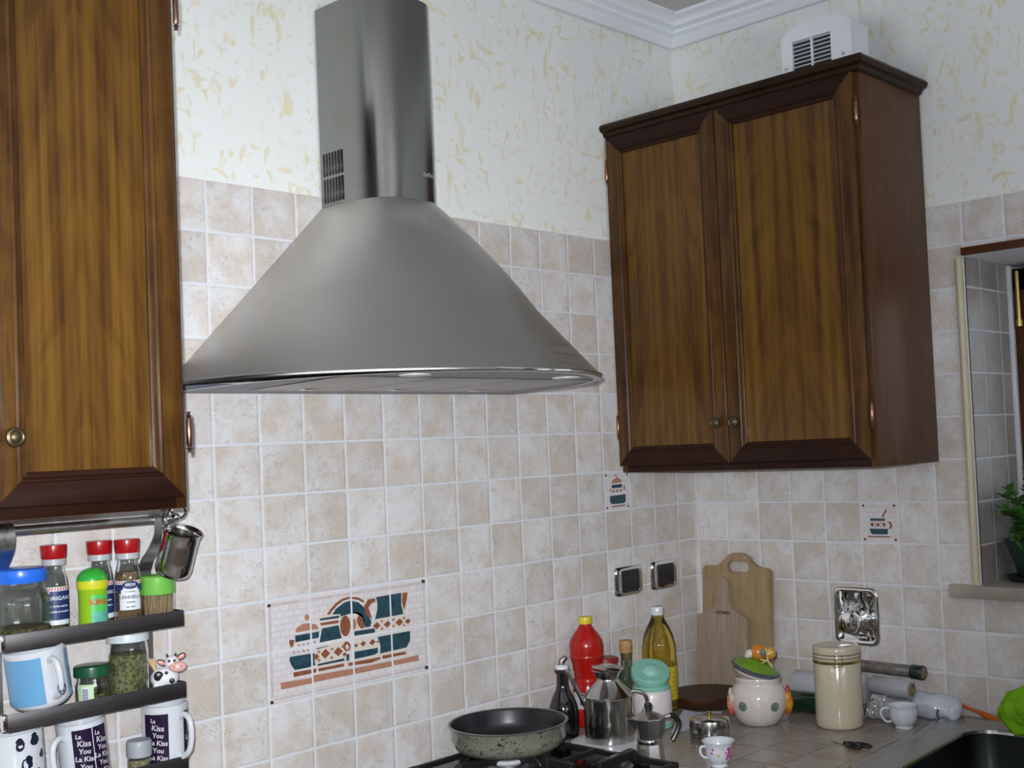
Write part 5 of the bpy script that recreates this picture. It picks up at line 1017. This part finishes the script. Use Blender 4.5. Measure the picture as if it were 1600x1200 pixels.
o = obj('lid', lid, M_POT, t, 45); rgt = Vector((0.80, -0.60, 0)); twd = Vector((-0.57, -0.82, 0))
o.matrix_local = Matrix.Translation((-0.004, 0.003, 0.126)) @ axis_rot(Vector((0, 0, 1))+rgt*0.26+twd*0.20)
LM = o
b = NB(); lathe([(0.050, 0.0), (0.0585, 0.001), (0.0610, 0.005), (0.0585, 0.009), (0.054, 0.010)], 72, bm=b, cap0=True); obj('slate_rim', b, mat('slate_glaze', (0.06, 0.07, 0.085), 0.15, var=0.6, vscale=60, coat=0.5), LM, 50)
b = NB(); lathe([(0.0545, 0.009), (0.050, 0.014), (0.036, 0.025), (0.016, 0.031), (0, 0.032)], 64, bm=b); gr = obj('grass_dome', b, mat('grass_green_glaze', (0.13, 0.25, 0.015), 0.3, var=0.35, vscale=60, coat=0.3), LM, 50)
# chick, in the jar's frame
def L2(r_, t_w, z): return Vector((0, 0, 0.1255))+rgt*(r_+0.004)+twd*t_w+Vector((0, 0, z))
M_CH = mat('chick_orange', (0.52, 0.19, 0.02), 0.18, var=0.2, vscale=40, coat=0.4); M_CHY = mat('chick_cream', (0.62, 0.50, 0.22), 0.3)
b = NB(); ball(b, L2(-0.002, 0.012, 0.046), 0.0205, sx=1.1, sy=1.0, sz=0.95, seg=24); chick = obj('chick_body', b, M_CH, t, 60)
b = NB(); ball(b, L2(0.0235, 0.014, 0.0415), 0.0165, seg=22, sz=0.95); obj('chick_head', b, mat('chick_yellow', (0.55, 0.27, 0.03), 0.18, coat=0.4), t, 60)
b = NB(); ball(b, L2(0.0, 0.0315, 0.0470), 0.0090, sx=0.8, sy=0.8, sz=1.05, seg=16); obj('wing_stud', b, bpy.data.materials['stud_green'], chick, 60)
b = NB(); tube(b, [L2(0.0165, 0.025, 0.052), L2(0.0245, 0.030, 0.0445), L2(0.030, 0.026, 0.0415)], [0.0022, 0.0028, 0.0012], 8); tube(b, [L2(0.010, 0.024, 0.056), L2(0.0125, 0.028, 0.047), L2(0.0125, 0.029, 0.038)], 0.0018, 8); obj('beak', b, M_CHY, chick, 60)
b = NB(); c0 = L2(-0.018, 0.010, 0.044)
tube(b, [c0, c0-rgt*0.010+Vector((0, 0, -0.002)), c0-rgt*0.018+Vector((0, 0, -0.009))], [0.011, 0.010, 0.003], 12, flat=1.0); obj('tail', b, mat('tail_white', (0.6, 0.55, 0.5), 0.25), chick, 60)
b = NB()
for (r0, w0, z0), (r1, w1, z1) in ((((-0.006), 0.030, 0.031), (0.014, 0.034, 0.027)), ((0.009, 0.034, 0.028), (-0.006, 0.038, 0.024)), ((0.011, 0.034, 0.027), (0.018, 0.044, 0.013)), ((0.011, 0.034, 0.027), (0.012, 0.030, 0.036))):
    tube(b, [L2(r0, w0, z0), L2(r1, w1, z1)], 0.0018, 8)
obj('feet', b, M_CHY, chick, 60)
# boards against the wall
def leaning(name, label, y, x0, zb, ang, outline, th, m, hole=None, bev=0.002):
    t = thing(name, label, 'cutting board', (x0, y, zb), (0, ang, 0))
    b = NB()
    fn = lambda u, v, q: Vector((-q, -u, v))
    if hole:
        # outline with a slot: build the two halves as one ring between outline and hole
        n = len(outline); A0 = [b.verts.new(fn(u, v, 0)) for u, v in outline]; A1 = [b.verts.new(fn(u, v, th)) for u, v in outline]
        k = len(hole); H0 = [b.verts.new(fn(u, v, 0)) for u, v in hole]; H1 = [b.verts.new(fn(u, v, th)) for u, v in hole]
        for L0, L1 in ((A0, A1), (H0, H1)):
            for i in range(len(L0)): b.faces.new((L0[i], L0[(i+1) % len(L0)], L1[(i+1) % len(L0)], L1[i]))
        for L, Hh in ((A0, H0), (A1, H1)):
            es = [b.edges.get((L[i], L[(i+1) % n])) for i in range(n)] + [b.edges.get((Hh[i], Hh[(i+1) % k])) for i in range(k)]
            bmesh.ops.triangle_fill(b, edges=es, use_beauty=True)
        es = [e for e in b.edges if len(e.link_faces) == 2 and e.calc_face_angle(0) > 1.2 and abs(e.verts[0].co.x-e.verts[1].co.x) < 1e-6]
        bmesh.ops.bevel(b, geom=es, offset=bev, segments=2, affect='EDGES')
    else: prism(b, outline, fn, 0, th, bev=bev)
    obj('board', b, m, t, 40); return t
M_BEECH = wood_mat('worn_beech', (0.27, 0.185, 0.10), (0.40, 0.285, 0.165), 'z', 1.5, rough=0.6, coat=0, pores=0.25); M_BEECH2 = wood_mat('pale_beech', (0.27, 0.20, 0.15), (0.37, 0.285, 0.22), 'z', 3.0, rough=0.65, coat=0, wave=0.15, pores=0.25)
def arc(cx, cz, rx_, rz, a0, a1, n=7): return [(cx+rx_*math.cos(math.radians(a0+(a1-a0)*i/n)), cz+rz*math.sin(math.radians(a0+(a1-a0)*i/n))) for i in range(n+1)]
ol = [(0.004, 0), (0.256, 0), (0.256, 0.305)] + arc(0.240, 0.318, 0.016, 0.016, 0, 90, 4) + [(0.215, 0.336), (0.195, 0.345)] + arc(0.136, 0.338, 0.055, 0.036, 25, 155, 9) + [(0.075, 0.345), (0.058, 0.337), (0.040, 0.336)] + arc(0.020, 0.320, 0.016, 0.016, 90, 180, 4)
hole = arc(0.163, 0.335, 0.014, 0.014, 90, -90, 6) + arc(0.112, 0.335, 0.014, 0.014, 270, 90, 6)
leaning('chopping_board', 'large worn beech chopping board with a slot handle, leaning in the corner', -0.040, -0.038, ZT, math.radians(4.0), ol, 0.016, M_BEECH, hole).scale = (1, 0.895, 1)
ol2 = [(0.004, 0), (0.172, 0), (0.172, 0.196)] + [(0.168, 0.203), (0.152, 0.209), (0.130, 0.219), (0.115, 0.232), (0.110, 0.250), (0.1105, 0.285)] + arc(0.0935, 0.290, 0.017, 0.018, 0, 180, 6) + [(0.0775, 0.250), (0.072, 0.233), (0.060, 0.221), (0.035, 0.209), (0.010, 0.204), (0.004, 0.196)]
t = leaning('chopping_board', 'smaller pale wooden board with a narrow handle, in front of the large one', -0.034, -0.062, ZT, math.radians(4.0), ol2, 0.012, M_BEECH2)
b = text_bm('NORMES', 0.012, 0.0004); 
for v in b.verts: v.co = Vector((-0.0125, -(0.094+v.co.x), 0.212+v.co.y))
obj('stamp', b, mat('burnt_ink', (0.06, 0.045, 0.035), 0.7), t, 0)
# dark round wooden board lying behind
t = thing('wooden_trivet', 'thick round dark brown wooden board lying flat behind the pottery jar', 'board', (-0.205, -0.170, ZT))
b = NB(); lathe([(0, 0), (0.088, 0), (0.094, 0.003), (0.100, 0.018), (0.101, 0.026), (0.098, 0.030), (0.090, 0.0305), (0, 0.0305)], 64, bm=b); obj('disc', b, wood_mat('dark_walnut', (0.025, 0.011, 0.006), (0.07, 0.03, 0.015), 'y', 2.0, rough=0.5, coat=0.1), t, 40)
# white napkin
t = thing('paper_napkin', 'folded white paper napkin standing between the sugar jar and steel tin', 'napkin', (0, 0, 0))
b = NB(); nx = 10; grid = {}
A_ = Vector((-0.520, -0.290, ZT+0.0012)); Bq = Vector((-0.395, -0.330, ZT+0.0012)); Ct = Vector((-0.405, -0.245, ZT+0.030)); Dt = Vector((-0.30, -0.285, ZT+0.006)); 
for i in range(nx+1):
    for j in range(nx+1):
        u, v = i/nx, j/nx; p = (A_*(1-u)*(1-v)+Bq*u*(1-v)+Ct*(1-u)*v+Dt*u*v); p += Vector((0, 0, 0.004*math.sin(u*5+v*3)*v)); grid[i, j] = b.verts.new(p)
for i in range(nx):
    for j in range(nx): b.faces.new((grid[i, j], grid[i+1, j], grid[i+1, j+1], grid[i, j+1]))
bmesh.ops.solidify(b, geom=list(b.faces), thickness=0.0015)
obj('sheet', b, mat('napkin_white', (0.66, 0.65, 0.70), 0.8), t, 60)

# ------------------------------------------------------------------ rolls and wrappings by the wall
def cyl_between(bm, a, c, r, mi=0, seg=32, r2=None):
    tube(bm, [a, c], [r, r2 or r], seg, mi)
def ring_tube(bm, a, c, r, ri, seg=36, mi=0, mi_end=None):
    a, c = Vector(a), Vector(c); b_ = NB(); L = (c-a).length
    lathe([(ri, 0), (r-0.0008, 0), (r, 0.0008), (r, L-0.0008), (r-0.0008, L), (ri, L), (ri, 0)], seg, False, False, b_, mi)
    join(bm, b_, None, Matrix.Translation(a) @ (c-a).normalized().to_track_quat('Z', 'Y').to_matrix().to_4x4())
t = thing('paper_roll', 'greyish white paper towel roll lying behind the cream canister', 'paper roll', (0, 0, 0))
b = NB(); ring_tube(b, (-0.112, -0.384, ZT+0.056), (-0.108, -0.575, ZT+0.060), 0.035, 0.0); obj('paper', b, mat('towel_paper', (0.50, 0.50, 0.55), 0.7, bump=0.2), t, 60)
t = thing('wine_bottle', 'dark green glass bottle lying on its side under the paper towel roll', 'bottle', (0, 0, 0))
b = NB(); lathe([(0, 0), (0.0245, 0), (0.0265, 0.003), (0.0265, 0.10), (0.020, 0.125), (0.011, 0.145), (0.0105, 0.170), (0.012, 0.172), (0.012, 0.180), (0, 0.180)], 40, bm=b)
bmesh.ops.transform(b, matrix=Matrix.Translation((-0.176, -0.405, ZT+0.0268)) @ Vector((0.12, -1.0, 0.0)).normalized().to_track_quat('Z', 'Y').to_matrix().to_4x4(), verts=b.verts); obj('glass', b, mat('dark_green_glass', (0.006, 0.025, 0.010), 0.1, coat=0.6, var=0.8, vscale=40), t, 50)
t = thing('cling_film_roll', 'roll of clear film with a cardboard core, right of the cream canister', 'film roll', (0, 0, 0))
b = NB(); ring_tube(b, (-0.115, -0.600, ZT+0.076), (-0.118, -0.702, ZT+0.074), 0.0215, 0.0155); obj('film', b, mat('film_satin', (0.50, 0.50, 0.54), 0.25, coat=0.5, trans=0.3), t, 60)
b = NB(); ring_tube(b, (-0.115, -0.610, ZT+0.076), (-0.118, -0.706, ZT+0.074), 0.0155, 0.0125); obj('core', b, mat('cardboard', (0.22, 0.17, 0.12), 0.8), t, 60)
t = thing('wrapped_tube', 'dark wrapped tube with a round cork coloured end, topmost beside the canister', 'tube', (0, 0, 0))
b = NB(); ring_tube(b, (-0.040, -0.470, ZT+0.104), (-0.042, -0.672, ZT+0.101), 0.0150, 0.0); obj('tube', b, mat('smoky_wrap', (0.16, 0.14, 0.13), 0.15, coat=0.8, var=0.9, vscale=60, bump=1.0, bscale=70), t, 60)
b = NB(); ring_tube(b, (-0.042, -0.668, ZT+0.101), (-0.044, -0.700, ZT+0.100), 0.0175, 0.0140); obj('end_cap', b, mat('dark_green_cap', (0.05, 0.07, 0.06), 0.25, 0.6), t, 60)
b = NB(); ring_tube(b, (-0.042, -0.672, ZT+0.101), (-0.044, -0.7005, ZT+0.100), 0.0138, 0.0); obj('end_disc', b, mat('cork_disc', (0.20, 0.15, 0.10), 0.7), t, 60)
def crumple(name, label, cat, p0, p1, r, m, amp=0.18, seed=0, fl_=1.0, freq=30, part='wrap', ends=(0.5, 0.6)):
    t = thing(name, label, cat, (0, 0, 0)); p0, p1 = Vector(p0), Vector(p1); d = (p1-p0); L = d.length; q = d.normalized().to_track_quat('Z', 'Y').to_matrix()
    b = NB(); rings = []; N = 28; K = 36
    for i in range(N+1):
        s = i/N; e = min(1, (s/0.14))**0.5 if s < 0.14 else (min(1, ((1-s)/0.14))**0.5)
        e = max(e, 0.02); rr_ = r*(ends[0]*(1-s)+ends[1]*s if False else 1)*e; ring = []
        for k in range(K):
            a = 2*PI*k/K; c = q @ Vector((rr_*math.cos(a), rr_*math.sin(a)*1.0, L*s)) + p0
            n_ = noise.noise(c*freq+Vector((seed, 0, 0)))+0.5*abs(noise.noise(c*freq*2.3+Vector((0, seed, 0))))
            c = p0+(c-p0)+(q @ Vector((math.cos(a), math.sin(a), 0)))*n_*amp*r*e
            c.z = max(ZT+0.0008, ZT+(c.z-ZT)*fl_); ring.append(c)
        rings.append(ring)
    sweep_rings(b, rings, cap0=True, cap1=True); obj(part, b, m, t, 50); return t
M_BAG = mat('milky_plastic', (0.64, 0.67, 0.76), 0.18, coat=0.7, trans=0.25, var=0.12, vscale=35, bump=0.5, bscale=50)
t = crumple('plastic_packet', 'crumpled milky plastic packet of paper lying against the tiles', 'packet', (-0.070, -0.672, ZT+0.033), (-0.050, -0.796, ZT+0.024), 0.029, M_BAG, 0.3, 2.0)
b = NB(); tube(b, smoothpts([(-0.094, -0.757, ZT+0.030), (-0.098, -0.754, ZT+0.020), (-0.100, -0.758, ZT+0.012), (-0.104, -0.764, ZT+0.004)], 4), 0.0024, 8); obj('blue_mark', b, M_INK, t)
crumple('plastic_bag', 'clear shiny plastic bag bunched between the canister and the film roll', 'bag', (-0.135, -0.590, ZT+0.024), (-0.105, -0.700, ZT+0.022), 0.0250, mat('clear_bag', (0.50, 0.50, 0.53), 0.16, coat=0.8, trans=0.4, var=0.2, vscale=25, bump=0.7, bscale=45), 0.35, 5.0)
t = thing('foil_scrap', 'crumpled bright aluminium foil scrap just right of the cream canister', 'foil', (0, 0, 0))
b = NB(); n = 22; gg = {}
for i in range(n+1):
    for j in range(9):
        u, v = i/n, j/8; wdt = 0.017*math.sin(PI*min(max(u, 0.04), 0.96))
        c = Vector((-0.200, -0.622, ZT+0.016)) + Vector((0.018, -0.052, 0.056))*u + Vector((-0.25, -0.75, -0.55))*(v-0.5)*2*wdt
        c += Vector((-0.8, -0.5, 0.2))*0.004*noise.noise(Vector((u*14, v*6, 3)))*2; gg[i, j] = b.verts.new(c)
for i in range(n):
    for j in range(8): b.faces.new((gg[i, j], gg[i+1, j], gg[i+1, j+1], gg[i, j+1]))
bmesh.ops.solidify(b, geom=list(b.faces), thickness=0.0012)
obj('foil', b, mat('aluminium_foil', (0.85, 0.85, 0.87), 0.42, 0.8, bump=0.5, bscale=120), t, 20)
# orange utensil
t = thing('orange_brush', 'orange plastic brush handle leaning on the tiles behind the sink', 'brush', (0, 0, 0))
b = NB(); P_ = smoothpts([(-0.030, -0.784, ZT+0.0305), (-0.030, -0.803, ZT+0.025), (-0.029, -0.826, ZT+0.0185), (-0.032, -0.845, ZT+0.013), (-0.040, -0.870, ZT+0.0085), (-0.052, -0.905, ZT+0.0075), (-0.065, -0.935, ZT+0.0075)], 5)
rs = [0.0058+0.0022*math.sin(i/len(P_)*9.0)*(-1) for i in range(len(P_))]; tube(b, P_, rs, 12); obj('handle', b, mat('orange_plastic', (0.52, 0.10, 0.008), 0.3), t, 60)
# lime cloth over the rim
t = thing('dish_cloth', 'bright lime green cloth bunched at the back corner of the sink', 'cloth', (-0.118, -1.0, ZT+0.008))
b = NB(); bmesh.ops.create_icosphere(b, subdivisions=5, radius=1)
for v in b.verts:
    p = v.co.copy(); k = 1+0.30*noise.noise(p*1.6+Vector((4, 1, 2)))+0.13*noise.noise(p*4.0)+0.05*noise.noise(p*9)
    v.co = Vector((p.x*0.055*k, p.y*0.078*k, 0.040+p.z*0.062*k))
    if v.co.z < 0.0005: v.co.z = 0.0005
obj('cloth', b, mat('lime_cloth', (0.20, 0.47, 0.006), 0.9, var=0.15, vscale=40, bump=0.8, bscale=500), t, 60)
# scissors
t = thing('scissors', 'small black handled scissors lying on the worktop by the sink', 'scissors', (0, 0, 0))
b = NB(); zz = ZT+0.0022
p0 = Vector((-0.377, -0.632, zz)); pv_ = Vector((-0.389, -0.674, zz))
for s_ in (-1, 1):
    tube(b, [p0+Vector((0.0008*s_, 0, 0)), pv_+Vector((0.003*s_, 0, 0.0006*s_))], [0.0016, 0.0045], 6, flat=0.35, up=(0, 0, 1))
obj('blades', b, M_STEEL2, t)
for s_, dx in ((-1, -0.010), (1, 0.009)):
    b = NB(); c = Vector((-0.396+dx, -0.706-0.012*(s_ > 0), zz+0.002))
    d_ = Vector((-0.25+0.2*s_, -0.97, 0)).normalized(); n_ = Vector((-d_.y, d_.x, 0))
    tube(b, smoothpts([c+d_*0.019*math.cos(a)+n_*0.0095*math.sin(a) for a in [2*PI*k/12 for k in range(13)]], 2), 0.0034, 8)
    tube(b, [pv_+Vector((0, 0, 0.0015)), c-d_*0.016], [0.0045, 0.004], 8); obj('handle', b, M_BLACK, t, 50)
b = NB(); lathe([(0, 0), (0.003, 0), (0.003, 0.003), (0, 0.0035)], 14, bm=b); obj('pivot', b, M_CHROME, t, 40, pv_)

# ------------------------------------------------------------------ plant on the sill
t = thing('potted_plant', 'bushy green herb in a dark green pot on the window sill', 'plant', (0.135, -0.937, SILL))
b = NB(); lathe([(0, 0), (0.078, 0), (0.086, 0.004), (0.088, 0.012), (0.080, 0.013), (0.06, 0.010)], 48, bm=b, cap1=True); obj('saucer', b, mat('dark_saucer', (0.015, 0.02, 0.018), 0.4), t, 50)
b = NB(); lathe([(0, 0.011), (0.056, 0.011), (0.060, 0.014), (0.080, 0.075), (0.090, 0.094), (0.092, 0.098), (0.084, 0.098), (0.076, 0.085), (0, 0.083)], 48, bm=b); obj('pot', b, mat('dark_green_pot', (0.02, 0.045, 0.035), 0.3, var=0.3, vscale=20), t, 50)
b = NB(); st = NB(); rnd = random.Random(21)
for k in range(46):
    a = rnd.uniform(0, 2*PI); sp = rnd.uniform(0.1, 1.0); h = rnd.uniform(0.13, 0.27)*(1.15-0.35*sp)
    tip = Vector((0.125*sp*math.cos(a), 0.125*sp*math.sin(a), h)); tip.y = min(tip.y, 0.062); root = Vector((0.03*math.cos(a)*sp, 0.03*math.sin(a)*sp, 0.083))
    mid = root.lerp(tip, 0.5)+Vector((0, 0, 0.025)); path = smoothpts([root, mid, tip], 4); tube(st, path, [0.0018, 0.0009], 5)
    for j, p in enumerate(path[2:]):
        for q in range(3):
            d = Vector((rnd.uniform(-1, 1), rnd.uniform(-1, 1), rnd.uniform(-0.25, 0.7))).normalized(); n_ = d.cross(Vector((rnd.uniform(-0.3, 0.3), rnd.uniform(-0.3, 0.3), 1))).normalized(); L = rnd.uniform(0.016, 0.030); wd = L*0.40
            up = n_.cross(d)*0.003
            if (p+d*L*1.1).y > 0.092: continue
            vs = [b.verts.new(x) for x in (p, p+d*L*0.35+n_*wd-up, p+d*L*0.75+n_*wd*0.8, p+d*L, p+d*L*0.75-n_*wd*0.8, p+d*L*0.35-n_*wd-up)]
            b.faces.new(vs)
obj('leaves', b, mat('leaf_green', (0.05, 0.16, 0.02), 0.5, var=0.5, vscale=50), t, 0); obj('stems', st, mat('stem_green', (0.06, 0.12, 0.02), 0.5), t)
